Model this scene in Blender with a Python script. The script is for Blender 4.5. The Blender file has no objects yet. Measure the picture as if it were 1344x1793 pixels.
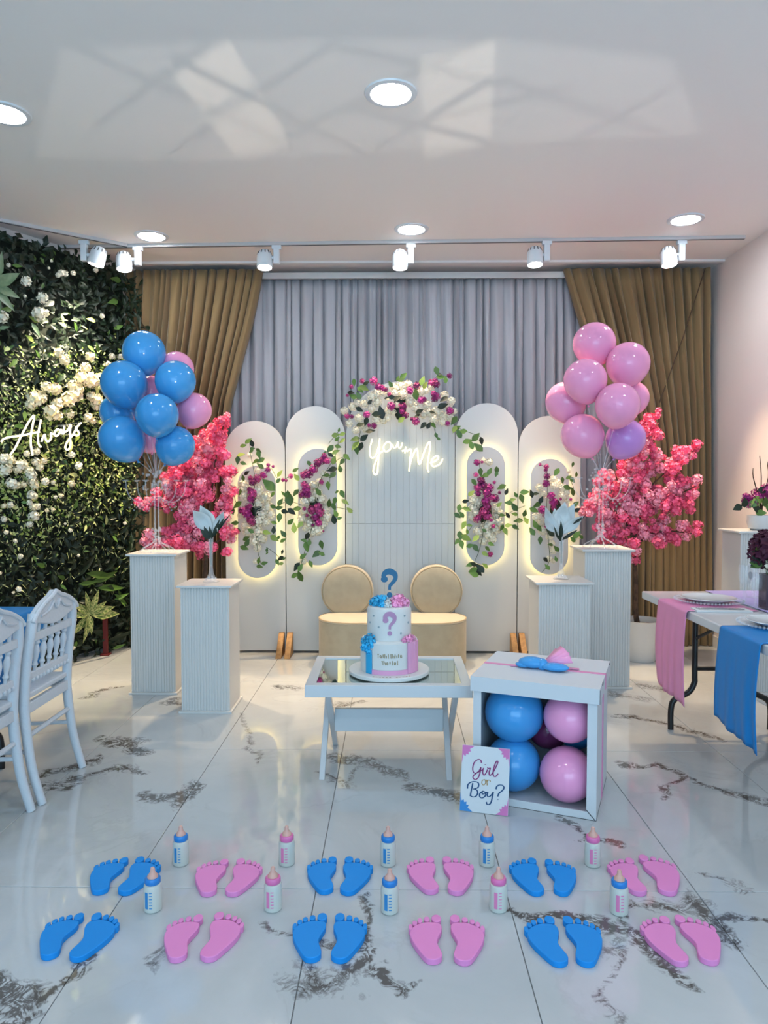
import bpy, math, random
from mathutils import Vector, Matrix, Euler
random.seed(7)
PI = math.pi
SC = bpy.context.scene
COL = SC.collection

# ------------------------------------------------------------------ camera, world, light, exposure
FPX, CX, CY, EYE = 1250.0, 672.0, 896.5, 1.35
YAW, PITCH = 16 / FPX, -51.5 / FPX
cd = bpy.data.cameras.new('camera')
cam = bpy.data.objects.new('camera', cd)
COL.objects.link(cam)
cd.sensor_fit = 'HORIZONTAL'
cd.sensor_width = 36.0
cd.lens = 36.0 * FPX / 1344
cam.location = (0, 0, EYE)
cam.rotation_euler = (PI / 2 + PITCH, 0, YAW)
SC.camera = cam
SC.view_settings.view_transform = 'Standard'
SC.view_settings.look = 'None'
SC.view_settings.gamma = 1
SC.view_settings.use_curve_mapping = False
SC.view_settings.exposure = 0.48

w = bpy.data.worlds.new('world')
SC.world = w
w.use_nodes = True
w.node_tree.nodes['Background'].inputs[0].default_value = (0.62, 0.80, 1.0, 1)
w.node_tree.nodes['Background'].inputs[1].default_value = 0.5

def lamp(name, kind, loc, energy, color, aim=None, **kw):
    d = bpy.data.lights.new(name, kind)
    o = bpy.data.objects.new(name, d)
    COL.objects.link(o)
    o.location = loc
    d.energy = energy
    d.color = color
    for k, v in kw.items():
        setattr(d, k, v)
    if aim is not None:
        o.rotation_euler = (Vector(aim) - Vector(loc)).to_track_quat('-Z', 'Y').to_euler()
    return o
# daylight through the glass front behind the photographer
lamp('daylight', 'AREA', (0.0, -4.1, 1.6), 165, (0.42, 0.75, 1.0), aim=(0, 3, 1.3),
     shape='RECTANGLE', size=5.0, size_y=2.6)
DOWN_L = 62.0          # radiance of the ceiling downlights
WARM = (1.0, 0.72, 0.42)

# ------------------------------------------------------------------ helpers
fw = Vector((-math.sin(YAW) * math.cos(PITCH), math.cos(YAW) * math.cos(PITCH), math.sin(PITCH)))
rt = Vector((math.cos(YAW), math.sin(YAW), 0))
up = rt.cross(fw)
def ray(px, py):
    return fw + rt * ((px - CX) / FPX) + up * ((CY - py) / FPX)
def aty(px, py, Y):
    d = ray(px, py); return Vector((0, 0, EYE)) + d * (Y / d.y)
def atz(px, py, Z=0.0):
    d = ray(px, py); return Vector((0, 0, EYE)) + d * ((Z - EYE) / d.z)
def atplane(px, py, p, n):
    d = ray(px, py); e = Vector((0, 0, EYE)); return e + d * ((p - e).dot(n) / d.dot(n))

def srgb(r, g, b):
    f = lambda c: (c / 12.92 if c <= 0.04045 else ((c + 0.055) / 1.055) ** 2.4)
    return (f(r / 255), f(g / 255), f(b / 255))
def mat(name, col, rough=0.5, metal=0.0, spec=0.5, emit=None, estr=0.0, alpha=1.0, trans=0.0, coat=0.0,
        vary=0.0, noise=None, bump=None, sheen=0.0, sss=0.0, ior=1.45):
    m = bpy.data.materials.new(name)
    m.use_nodes = True
    nt = m.node_tree
    b = nt.nodes['Principled BSDF']
    I = b.inputs
    I['Base Color'].default_value = (*col, 1)
    I['Roughness'].default_value = rough
    I['Metallic'].default_value = metal
    I['Specular IOR Level'].default_value = spec
    I['Alpha'].default_value = alpha
    I['Transmission Weight'].default_value = trans
    I['Coat Weight'].default_value = coat
    I['Coat Roughness'].default_value = 0.04
    I['Sheen Weight'].default_value = sheen
    I['IOR'].default_value = ior
    if sss:
        I['Subsurface Weight'].default_value = sss
        I['Subsurface Radius'].default_value = (0.02, 0.02, 0.02)
    if emit:
        I['Emission Color'].default_value = (*emit, 1)
        I['Emission Strength'].default_value = estr
    src = None
    if vary:
        oi = nt.nodes.new('ShaderNodeObjectInfo')
        hs = nt.nodes.new('ShaderNodeHueSaturation')
        mr = nt.nodes.new('ShaderNodeMapRange')
        mr.inputs[3].default_value = 1 - vary
        mr.inputs[4].default_value = 1 + vary
        nt.links.new(oi.outputs['Random'], mr.inputs[0])
        nt.links.new(mr.outputs[0], hs.inputs['Value'])
        hs.inputs['Color'].default_value = (*col, 1)
        src = hs.outputs[0]
    if noise:                                   # (scale, second colour, contrast low, high)
        tc = nt.nodes.new('ShaderNodeTexCoord')
        nz = nt.nodes.new('ShaderNodeTexNoise')
        nz.inputs['Scale'].default_value = noise[0]
        nz.inputs['Detail'].default_value = 4
        cr = nt.nodes.new('ShaderNodeMapRange')
        cr.inputs[1].default_value = noise[2]
        cr.inputs[2].default_value = noise[3]
        mx = nt.nodes.new('ShaderNodeMix')
        mx.data_type = 'RGBA'
        nt.links.new(tc.outputs['Object'], nz.inputs['Vector'])
        nt.links.new(nz.outputs['Fac'], cr.inputs[0])
        nt.links.new(cr.outputs[0], mx.inputs[0])
        if src: nt.links.new(src, mx.inputs[6])
        else: mx.inputs[6].default_value = (*col, 1)
        mx.inputs[7].default_value = (*noise[1], 1)
        src = mx.outputs[2]
    if src: nt.links.new(src, I['Base Color'])
    if bump:                                    # (scale, strength)
        tc = nt.nodes.new('ShaderNodeTexCoord')
        nz = nt.nodes.new('ShaderNodeTexNoise')
        nz.inputs['Scale'].default_value = bump[0]
        nz.inputs['Detail'].default_value = 5
        bp = nt.nodes.new('ShaderNodeBump')
        bp.inputs['Strength'].default_value = bump[1]
        bp.inputs['Distance'].default_value = 0.01
        nt.links.new(tc.outputs['Object'], nz.inputs['Vector'])
        nt.links.new(nz.outputs['Fac'], bp.inputs['Height'])
        nt.links.new(bp.outputs[0], I['Normal'])
    return m

class MB:
    def __init__(s): s.v, s.f = [], []
    def add(s, vs, fs):
        o = len(s.v); s.v += [tuple(p) for p in vs]; s.f += [tuple(i + o for i in q) for q in fs]; return s
    def box(s, x0, x1, y0, y1, z0, z1, M=None):
        vs = [Vector(p) for p in ((x0,y0,z0),(x1,y0,z0),(x1,y1,z0),(x0,y1,z0),(x0,y0,z1),(x1,y0,z1),(x1,y1,z1),(x0,y1,z1))]
        if M: vs = [M @ p for p in vs]
        return s.add(vs, ((0,3,2,1),(4,5,6,7),(0,1,5,4),(1,2,6,5),(2,3,7,6),(3,0,4,7)))
    def bar(s, a, b, w, t, upv=(0, 0, 1)):       # rectangular bar from a to b
        a, b = Vector(a), Vector(b); d = b - a; L = d.length; d.normalize()
        x = d.cross(Vector(upv)); x = x.normalized() if x.length > 1e-5 else Vector((1, 0, 0)); z = x.cross(d)
        M = Matrix((x, d, z)).transposed().to_4x4(); M.translation = a
        return s.box(-w/2, w/2, 0, L, -t/2, t/2, M)
    def tube(s, pts, r, n=8, closed=False, flat=None):
        pts = [Vector(p) for p in pts]; m = len(pts)
        rs = r if isinstance(r, (list, tuple)) else [r] * m
        T = []
        for i in range(m):
            a = pts[(i - 1) % m] if (closed or i > 0) else pts[0]
            b = pts[(i + 1) % m] if (closed or i < m - 1) else pts[-1]
            t = b - a; T.append(t.normalized() if t.length > 1e-9 else Vector((0, 0, 1)))
        ref = Vector((0, 0, 1)) if abs(T[0].z) < 0.9 else Vector((1, 0, 0))
        x = T[0].cross(ref).normalized(); vs = []
        for i in range(m):
            x = x - T[i] * x.dot(T[i])
            x = x.normalized() if x.length > 1e-6 else T[i].orthogonal().normalized()
            y = T[i].cross(x)
            for k in range(n):
                a = 2 * PI * k / n
                vs.append(pts[i] + (x * math.cos(a) + y * math.sin(a)) * rs[i])
        fs = [(i*n+k, i*n+(k+1)%n, (i+1)*n+(k+1)%n, (i+1)*n+k) for i in range(m-1) for k in range(n)]
        if closed:
            fs += [((m-1)*n+k, (m-1)*n+(k+1)%n, (k+1)%n, k) for k in range(n)]
        else:
            fs += [tuple(range(n-1, -1, -1)), tuple(range((m-1)*n, m*n))]
        return s.add(vs, fs)
    def lathe(s, prof, n=24, c=(0, 0, 0), M=None):   # prof of (r, z); r = 0 closes to a point
        c = Vector(c); rings = []; vs = []; fs = []
        for r, z in prof:
            if r <= 1e-7: rings.append([len(vs)]); vs.append(Vector((0, 0, z)))
            else:
                rings.append(list(range(len(vs), len(vs) + n)))
                vs += [Vector((r * math.cos(2*PI*k/n), r * math.sin(2*PI*k/n), z)) for k in range(n)]
        for a, b in zip(rings, rings[1:]):
            for k in range(n):
                q = (a[k % len(a)], a[(k+1) % len(a)], b[(k+1) % len(b)], b[k % len(b)])
                q = tuple(dict.fromkeys(q))
                if len(q) > 2: fs.append(q)
        if len(rings[0]) > 1: fs.append(tuple(reversed(rings[0])))
        if len(rings[-1]) > 1: fs.append(tuple(rings[-1]))
        vs = [(M @ p if M else p) + c for p in vs]
        return s.add(vs, fs)
    def ball(s, c, r, n=12, m=8, sx=1, sy=1, sz=1, M=None):
        s2 = MB().lathe([(r * math.sin(PI*i/m), -r * math.cos(PI*i/m)) for i in range(m + 1)], n)
        vs = [Vector((p[0]*sx, p[1]*sy, p[2]*sz)) for p in s2.v]
        if M: vs = [M @ p for p in vs]
        return s.add([p + Vector(c) for p in vs], s2.f)
    def prism(s, pts, axis, h0, h1):             # outline (a, b) extruded along axis x, y or z
        n = len(pts)
        def v(a, b, h): return {'x': (h, a, b), 'y': (a, h, b), 'z': (a, b, h)}[axis]
        vs = [v(a, b, h0) for a, b in pts] + [v(a, b, h1) for a, b in pts]
        fs = [tuple(range(n)), tuple(range(2*n-1, n-1, -1))] + [(i, i+n, (i+1)%n+n, (i+1)%n) for i in range(n)]
        return s.add(vs, fs)
    def mesh(s, name, m, smooth=True, ang=38):
        me = bpy.data.meshes.new(name)
        me.from_pydata(s.v, [], s.f)
        me.materials.append(m)
        import bmesh
        bm = bmesh.new(); bm.from_mesh(me)
        bmesh.ops.recalc_face_normals(bm, faces=bm.faces)
        bm.to_mesh(me); bm.free()
        if smooth:
            for p in me.polygons: p.use_smooth = True
            me.set_sharp_from_angle(angle=math.radians(ang))
        return me
def obj(name, me, parent=None, m=None, loc=(0, 0, 0), rot=(0, 0, 0), scale=None, bevel=0, smooth=True, label=None):
    if isinstance(me, MB): me = me.mesh(name, m, smooth)
    o = bpy.data.objects.new(name, me)
    COL.objects.link(o)
    if parent: o.parent = parent
    o.location = loc; o.rotation_euler = rot
    if scale is not None: o.scale = (scale,) * 3 if isinstance(scale, (int, float)) else scale
    if bevel:
        b = o.modifiers.new('bevel', 'BEVEL'); b.width = bevel; b.segments = 2; b.limit_method = 'ANGLE'
    if label: o['label'] = label
    return o
def tag(o, label, cat, group=None):
    o['label'] = label; o['category'] = cat
    if group: o['group'] = group
    return o
def thing(name, label, cat, loc=(0, 0, 0), rz=0, group=None):
    o = bpy.data.objects.new(name, None); COL.objects.link(o)
    o.empty_display_size = 0.05
    o.location = loc; o.rotation_euler = (0, 0, rz)
    return tag(o, label, cat, group)
def struct(name, mb, m, parent=None, **kw):
    o = obj(name, mb, parent, m, **kw); o['kind'] = 'structure'; return o
def stuff(o): o['kind'] = 'stuff'; return o
def dup(o, loc=None, rz=None, label=None):
    c = o.copy(); COL.objects.link(c)
    for ch in list(o.children):
        d = ch.copy(); COL.objects.link(d); d.parent = c
        for g in list(ch.children):
            e = g.copy(); COL.objects.link(e); e.parent = d
    if loc is not None: c.location = loc
    if rz is not None: c.rotation_euler[2] = rz
    if label: c['label'] = label
    return c
def spline(pts, k=4, closed=False):              # Catmull-Rom through points
    P = [Vector(p) for p in pts]; n = len(P); out = []
    for i in range(n if closed else n - 1):
        g = lambda j: P[j % n] if closed else P[max(0, min(n - 1, j))]
        a, b, c, d = g(i-1), g(i), g(i+1), g(i+2)
        for q in range(k):
            t = q / k
            out.append(0.5 * ((2*b) + (c-a)*t + (2*a-5*b+4*c-d)*t*t + (3*b-a-3*c+d)*t**3))
    if not closed: out.append(P[-1])
    return out
def uz(n):                                       # matrix whose z is n
    n = Vector(n).normalized(); x = n.orthogonal().normalized(); y = n.cross(x)
    return Matrix((x, y, n)).transposed().to_4x4()

# plants -------------------------------------------------------------------
def leaf_mesh(name, m, L=1.0, W=0.5, cup=0.08, droop=0.12):
    b = MB(); N = 5; vs = []; fs = []
    prof = [0.0, 0.72, 1.0, 0.78, 0.42, 0.0]
    for i in range(N + 1):
        t = i / N; z = -droop * t * t * L; hw = W / 2 * prof[i]
        vs += [(-hw, t * L, z + cup * hw * 2), (0, t * L, z), (hw, t * L, z + cup * hw * 2)]
    for i in range(N):
        a = i * 3; c = a + 3
        for q in ((a, a+1, c+1, c), (a+1, a+2, c+2, c+1)): fs.append(q)
    b.add(vs, fs)
    return b.mesh(name, m, True, 80)
def orient(d, n):                                # y along d, z near n
    d = Vector(d).normalized(); n = Vector(n); n = (n - d * n.dot(d)).normalized(); x = d.cross(n)
    return Matrix((x, d, n)).transposed()
def put_leaf(me, p, d, n, L, parent, name='leaf', W=1.0):
    o = obj(name, me, parent)
    R = orient(d, n).to_4x4(); R.translation = Vector(p)
    o.matrix_local = R @ Matrix.Diagonal((L * W, L, L, 1))
    return o
def floret(b, c, nrm, r, k=4, cup=0.35):
    M = uz(nrm); a0 = random.random() * 6
    for i in range(k):
        a = a0 + 2 * PI * i / k; da = PI / k * 0.95
        q = [Vector((0, 0, 0)), Vector((math.cos(a-da)*r*.62, math.sin(a-da)*r*.62, r*cup*.6)),
             Vector((math.cos(a)*r, math.sin(a)*r, r*cup)), Vector((math.cos(a+da)*r*.62, math.sin(a+da)*r*.62, r*cup*.6))]
        b.add([M @ p + Vector(c) for p in q], ((0, 1, 2, 3),))
def bloom_mesh(name, m, n=36, rf=0.36, k=4, flat=1.0, cup=0.35, jitter=0.12):
    b = MB(); g = PI * (3 - math.sqrt(5)); b.ball((0, 0, 0), .68, 8, 6, 1, 1, flat)
    for i in range(n):
        z = 1 - 2 * (i + 0.5) / n; r = math.sqrt(1 - z*z)
        p = Vector((math.cos(g*i)*r, math.sin(g*i)*r, z * flat))
        nn = (p + Vector((random.uniform(-.3,.3), random.uniform(-.3,.3), random.uniform(-.3,.3)))).normalized()
        floret(b, p * (0.86 + random.uniform(-jitter, jitter)), nn, rf, k, cup)
    return b.mesh(name, m, True, 80)
def rrot(): return (random.uniform(0, 6.3), random.uniform(0, 6.3), random.uniform(0, 6.3))

# ------------------------------------------------------------------ materials
m_ceil = mat('ceiling paint', (0.89, 0.865, 0.84), 0.6, bump=(60, 0.03))
m_wall = mat('warm wall paint', (0.87, 0.79, 0.755), 0.65, bump=(50, 0.03))
m_trim = mat('white trim', (0.78, 0.77, 0.76), 0.5)
m_grout = mat('grout', (0.22, 0.22, 0.22), 0.8)
m_white = mat('white board', (0.60, 0.60, 0.59), 0.42, bump=(30, 0.02))
m_plate = mat('grey white board', (0.54, 0.55, 0.56), 0.5)
m_lacq = mat('white lacquer', (0.56, 0.585, 0.61), 0.3, coat=0.3)
m_card = mat('white card', (0.59, 0.62, 0.65), 0.55)
m_cardin = mat('card inside', (0.55, 0.57, 0.62), 0.7)
m_edge = mat('dark card edge', (0.05, 0.05, 0.06), 0.8)
m_black = mat('black steel', (0.008, 0.008, 0.009), 0.35)
m_brown = mat('brown curtain cloth', (0.25, 0.165, 0.075), 0.85, sheen=0.15)
m_grey = mat('grey voile', (0.41, 0.41, 0.445), 0.9, sheen=0.1)
m_glow = mat('warm strip light', (1, 0.95, 0.7), 0.5, emit=(1.0, 0.76, 0.27), estr=7.0)
m_neon = mat('warm neon tube', (1, 0.95, 0.75), 0.4, emit=(1.0, 0.86, 0.48), estr=1.35)
m_lamp = mat('downlight diffuser', (1, 1, 1), 0.5, emit=(0.90, 0.95, 1.0), estr=DOWN_L)
m_spot = mat('spot lens', (1, 1, 1), 0.5, emit=(1.0, 0.95, 0.86), estr=25)
m_fix = mat('white fixture', (0.72, 0.76, 0.80), 0.4)
m_slit = mat('dark slit', (0.08, 0.08, 0.09), 0.7)
m_rail = mat('grey rail', (0.55, 0.54, 0.54), 0.5)
m_sofa = mat('beige velvet', (0.43, 0.365, 0.255), 0.75, sheen=0.2, noise=(14, (0.39, 0.33, 0.23), 0.35, 0.65))
m_pipe = mat('beige piping', (0.42, 0.33, 0.21), 0.7)
m_rim = mat('pale beige velvet', (0.52, 0.45, 0.34), 0.75, sheen=0.2)
m_wood = mat('pale wood', (0.50, 0.27, 0.10), 0.55, noise=(30, (0.38, 0.19, 0.07), 0.4, 0.6))
m_mirror = mat('mirror glass', (0.62, 0.70, 0.68), 0.03, metal=1.0)
m_bblue = mat('blue balloon', (0.055, 0.315, 0.69), 0.13, sss=0.12)
m_bpink = mat('pink balloon', (0.84, 0.34, 0.58), 0.13, sss=0.12)
m_blav = mat('lavender balloon', (0.52, 0.25, 0.64), 0.13, sss=0.12)
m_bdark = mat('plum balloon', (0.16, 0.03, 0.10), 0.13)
m_fblue = mat('blue foam', (0.0, 0.235, 0.66), 0.6)
m_fpink = mat('pink foam', (0.72, 0.235, 0.52), 0.6)
m_milk = mat('milky plastic', (0.54, 0.56, 0.52), 0.3, sss=0.1, coat=0.2)
m_cblue = mat('blue plastic', (0.02, 0.20, 0.56), 0.35)
m_cpink = mat('pink plastic', (0.66, 0.16, 0.38), 0.35)
m_teat = mat('tan rubber', (0.62, 0.36, 0.30), 0.4, sss=0.2)
m_pblue = mat('blue print', (0.03, 0.22, 0.50), 0.5)
m_ppink = mat('pink print', (0.66, 0.20, 0.40), 0.5)
m_ice = mat('white fondant', (0.64, 0.65, 0.64), 0.45)
m_teal = mat('teal glitter', (0.006, 0.11, 0.235), 0.4)
m_mauve = mat('mauve icing', (0.44, 0.24, 0.40), 0.5)
m_icepink = mat('pink icing', (0.72, 0.34, 0.54), 0.5)
m_iceblue = mat('blue icing', (0.02, 0.36, 0.66), 0.45)
m_gold = mat('gold lettering', (0.30, 0.24, 0.11), 0.5)
m_dot = mat('grey blue dot', (0.30, 0.38, 0.42), 0.5)
m_rpink = mat('pink satin', (0.70, 0.26, 0.46), 0.5)
m_rblue = mat('blue satin', (0.0, 0.19, 0.52), 0.5)
m_rlav = mat('periwinkle satin', (0.34, 0.27, 0.66), 0.45, sheen=0.3)
m_china = mat('white china', (0.66, 0.68, 0.70), 0.15, coat=0.4)
m_acry = mat('clear acrylic', (0.82, 0.86, 0.92), 0.06, alpha=0.18, spec=0.9)
m_smoke = mat('smoky glass', (0.10, 0.07, 0.09), 0.05, alpha=0.55, spec=0.8)
m_steel = mat('cutlery steel', (0.55, 0.56, 0.58), 0.2, metal=1)
m_napkin = mat('grey white napkin', (0.62, 0.64, 0.66), 0.8)
m_wfl = mat('cream white petals', (0.86, 0.82, 0.67), 0.7, vary=0.12)
m_cfl = mat('warm cream petals', (0.86, 0.78, 0.55), 0.7, vary=0.1)
m_pfl = mat('magenta petals', (0.30, 0.020, 0.16), 0.65, vary=0.45)
m_pfl2 = mat('pink magenta petals', (0.48, 0.05, 0.22), 0.65, vary=0.3)
m_dfl = mat('dark plum petals', (0.05, 0.004, 0.02), 0.7, vary=0.4)
m_blos1 = mat('hot pink blossom', (0.91, 0.14, 0.28), 0.7, vary=0.25)
m_blos2 = mat('pale pink blossom', (0.93, 0.34, 0.46), 0.7, vary=0.15)
m_leaf = mat('green leaf', (0.075, 0.155, 0.028), 0.45, vary=0.35)
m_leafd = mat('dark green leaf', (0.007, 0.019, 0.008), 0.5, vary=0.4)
m_leafl = mat('lime leaf', (0.25, 0.35, 0.07), 0.5, vary=0.3)
m_leafp = mat('pale lime leaf', (0.60, 0.62, 0.30), 0.55, noise=(14, (0.34, 0.42, 0.13), 0.4, 0.6))
m_aucuba = mat('spotted leaf', (0.50, 0.50, 0.20), 0.45, noise=(9, (0.10, 0.17, 0.04), 0.42, 0.56))
m_bigleaf = mat('grey green leaf', (0.10, 0.17, 0.09), 0.4, noise=(3, (0.16, 0.24, 0.13), 0.4, 0.6))
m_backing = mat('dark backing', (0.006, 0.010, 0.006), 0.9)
m_stem = mat('brown stem', (0.055, 0.03, 0.018), 0.8)
m_gstem = mat('green stem', (0.05, 0.09, 0.03), 0.6)
m_bark = mat('brown bark', (0.10, 0.055, 0.035), 0.85, noise=(25, (0.05, 0.03, 0.02), 0.4, 0.6), bump=(40, 0.5))
m_pot = mat('white pot', (0.62, 0.62, 0.62), 0.35)
m_soil = mat('pebbles', (0.55, 0.53, 0.50), 0.9, noise=(30, (0.30, 0.28, 0.26), 0.4, 0.6))
m_lily = mat('white lily petal', (0.56, 0.63, 0.65), 0.5)
m_red = mat('dark red paint', (0.14, 0.012, 0.012), 0.5)
m_ink_p = mat('plum ink', (0.26, 0.035, 0.17), 0.6)
m_ink_b = mat('navy ink', (0.012, 0.07, 0.19), 0.6)
m_ink_g = mat('ochre ink', (0.40, 0.25, 0.09), 0.6)
m_corner_p = mat('pink corner print', (0.58, 0.17, 0.42), 0.6)
m_corner_b = mat('blue corner print', (0.03, 0.22, 0.55), 0.6)

# marble floor: vein courses laid where they lie on the floor, broken up by noise
VEINS = [  # pixel courses on the floor, half width in metres, strength
    ([(78,1356),(130,1345),(175,1322)], .035, .8), ([(60,1372),(110,1375),(140,1360),(215,1340)], .03, .7),
    ([(187,1294),(215,1300)], .05, .9), ([(215,1300),(240,1300),(255,1318)], .05, .8), ([(215,1345),(240,1352)], .04, .8),
    ([(262,1390),(290,1396),(318,1388)], .055, 1.), ([(300,1412),(318,1400),(347,1375)], .04, .9), ([(300,1228),(322,1231)], .05, .8),
    ([(147,1222),(200,1203)], .03, .6), ([(-20,1730),(30,1752),(10,1790)], .06, 1.), ([(30,1752),(75,1740),(125,1705),(160,1660)], .018, .9),
    ([(60,1795),(80,1768)], .03, 1.), ([(590,1325),(641,1327),(669,1349),(705,1362)], .045, .8), ([(560,1350),(600,1375),(640,1327)], .02, .5),
    ([(735,1380),(773,1392),(800,1405)], .05, 1.), ([(635,1572),(640,1610),(632,1660),(610,1700)], .022, .9), ([(520,1740),(560,1732),(610,1715)], .045, .55),
    ([(550,1690),(560,1720)], .03, .5), ([(648,1695),(668,1690),(690,1705),(720,1725)], .022, .9), ([(452,1612),(470,1630),(520,1635),(575,1650)], .02, .7),
    ([(1085,1335),(1140,1336),(1190,1355),(1226,1374),(1327,1399),(1400,1410)], .028, .8), ([(1198,1362),(1170,1378),(1160,1395)], .025, .7),
    ([(1080,1255),(1160,1265),(1204,1280),(1260,1290)], .03, .7), ([(887,1598),(930,1606),(985,1602),(1045,1618)], .018, 1.),
    ([(1050,1620),(1090,1622),(1130,1650),(1160,1690),(1205,1720)], .042, 1.), ([(1100,1610),(1110,1590)], .02, .8),
    ([(1190,1566),(1235,1590),(1262,1620),(1290,1660)], .03, .8), ([(1130,1578),(1190,1582)], .03, .5), ([(1255,1600),(1300,1608),(1360,1612)], .02, .9),
    ([(965,1433),(1000,1448),(1025,1468),(1085,1480)], .018, .9), ([(1240,1535),(1300,1550)], .015, .4), ([(1070,1640),(1060,1720),(1070,1790)], .012, .35),
    ([(480,1202),(520,1206)], .05, .5), ([(840,1215),(870,1235)], .05, .7), ([(300,1640),(250,1700)], .012, .35), ([(455,1335),(420,1250)], .02, .3),
    ([(585,1236),(640,1230)], .04, .5), ([(1120,1200),(1180,1210)], .06, .5), ([(1040,1210),(1130,1225)], .05, .4)]
VSEG = []
for _p, _h, _s in VEINS:
    _W = [atz(*q) for q in _p]
    for _a, _b in zip(_W, _W[1:]):
        VSEG.append((Vector((_a.x, _a.y, 0)), Vector((_b.x, _b.y, 0)), _h * 1.05 + .006, _s))
def seg_near(A, B, x0, x1, y0, y1, mg):
    for k in range(9):
        p = A.lerp(B, k / 8)
        if x0 - mg < p.x < x1 + mg and y0 - mg < p.y < y1 + mg: return True
    return False
def marble(segs):
    m = bpy.data.materials.new('veined white marble'); m.use_nodes = True
    nt = m.node_tree; N = nt.nodes; L = nt.links; b = N['Principled BSDF']
    def vm(op, a, c=None):
        n = N.new('ShaderNodeVectorMath'); n.operation = op
        for i, q in enumerate((a, c)):
            if q is None: continue
            if isinstance(q, (tuple, Vector)): n.inputs[i].default_value = tuple(q)
            else: L.new(q, n.inputs[i])
        return n
    def mt(op, a, c=None, d=None, clamp=False):
        n = N.new('ShaderNodeMath'); n.operation = op; n.use_clamp = clamp
        for i, q in enumerate((a, c, d)):
            if q is None: continue
            if isinstance(q, (int, float)): n.inputs[i].default_value = q
            else: L.new(q, n.inputs[i])
        return n.outputs[0]
    def noise(scale, detail=5, dist=0.0, vec=None, rough=0.55):
        n = N.new('ShaderNodeTexNoise'); n.inputs['Scale'].default_value = scale; n.inputs['Detail'].default_value = detail
        n.inputs['Distortion'].default_value = dist; n.inputs['Roughness'].default_value = rough; L.new(vec, n.inputs['Vector']); return n
    pos = N.new('ShaderNodeNewGeometry').outputs['Position']
    n1 = noise(5, 5, 0.3, pos)
    wv = vm('SCALE', vm('SUBTRACT', n1.outputs['Color'], (0.5, 0.5, 0.5)).outputs[0]); wv.inputs['Scale'].default_value = 0.26
    flat = vm('MULTIPLY', vm('ADD', pos, wv.outputs[0]).outputs[0], (1, 1, 0)).outputs[0]
    zone = mt('MULTIPLY', n1.outputs['Fac'], 0.0)
    for A, B, hw, st in segs:
            D = B - A; l2 = max(D.length_squared, 1e-6)
            pa = vm('SUBTRACT', flat, A).outputs[0]
            t = mt('MULTIPLY', vm('DOT_PRODUCT', pa, D).outputs['Value'], 1 / l2, clamp=True)
            sc = vm('SCALE', tuple(D)); L.new(t, sc.inputs['Scale'])
            d = vm('DISTANCE', pa, sc.outputs[0]).outputs['Value']
            q = mt('MULTIPLY', mt('SUBTRACT', 1.0, mt('DIVIDE', d, hw), clamp=True), st)
            zone = mt('MAXIMUM', zone, q)
    n2 = noise(16, 6, 1.6, pos, 0.62)
    rid = mt('SUBTRACT', 1.0, mt('MULTIPLY', mt('ABSOLUTE', mt('SUBTRACT', n2.outputs['Fac'], 0.5)), 12.0), clamp=True)
    n3 = noise(22, 4, 0.5, pos)
    brk = mt('MULTIPLY_ADD', n3.outputs['Fac'], 4.5, -2.05, clamp=True)
    core = mt('MULTIPLY', mt('POWER', zone, 0.6), mt('ADD', mt('MULTIPLY', rid, 0.75), mt('MULTIPLY', mt('MULTIPLY', brk, zone), 1.0)))
    core = mt('MULTIPLY', core, 2.1, clamp=True)
    # faint cloud and hairlines everywhere
    n4 = noise(1.7, 6, 1.0, pos, 0.6)
    hair = mt('SUBTRACT', 1.0, mt('MULTIPLY', mt('ABSOLUTE', mt('SUBTRACT', n4.outputs['Fac'], 0.5)), 45.0), clamp=True)
    n5 = noise(2.3, 3, 0.0, pos)
    hair = mt('MULTIPLY', hair, mt('MULTIPLY_ADD', n5.outputs['Fac'], 2.2, -1.0, clamp=True))
    cloud = mt('MULTIPLY_ADD', n4.outputs['Fac'], 1.6, -0.45, clamp=True)
    def mix(f, a, c):
        n = N.new('ShaderNodeMix'); n.data_type = 'RGBA'; L.new(f, n.inputs[0])
        for i, q in ((6, a), (7, c)):
            if isinstance(q, tuple): n.inputs[i].default_value = (*q, 1)
            else: L.new(q, n.inputs[i])
        return n.outputs[2]
    c = mix(cloud, (0.43, 0.455, 0.47), (0.56, 0.575, 0.585))
    c = mix(mt('MULTIPLY', hair, 0.45), c, (0.25, 0.25, 0.25))
    c = mix(mt('MULTIPLY', core, 0.9), c, (0.07, 0.058, 0.050))
    L.new(c, b.inputs['Base Color'])
    b.inputs['Roughness'].default_value = 0.055
    b.inputs['Specular IOR Level'].default_value = 0.8
    n6 = noise(9, 2, 0, pos)
    bp = N.new('ShaderNodeBump'); bp.inputs['Strength'].default_value = 0.03; bp.inputs['Distance'].default_value = 0.01
    L.new(n6.outputs['Fac'], bp.inputs['Height']); L.new(bp.outputs[0], b.inputs['Normal'])
    return m
m_marble = marble([])

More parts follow.
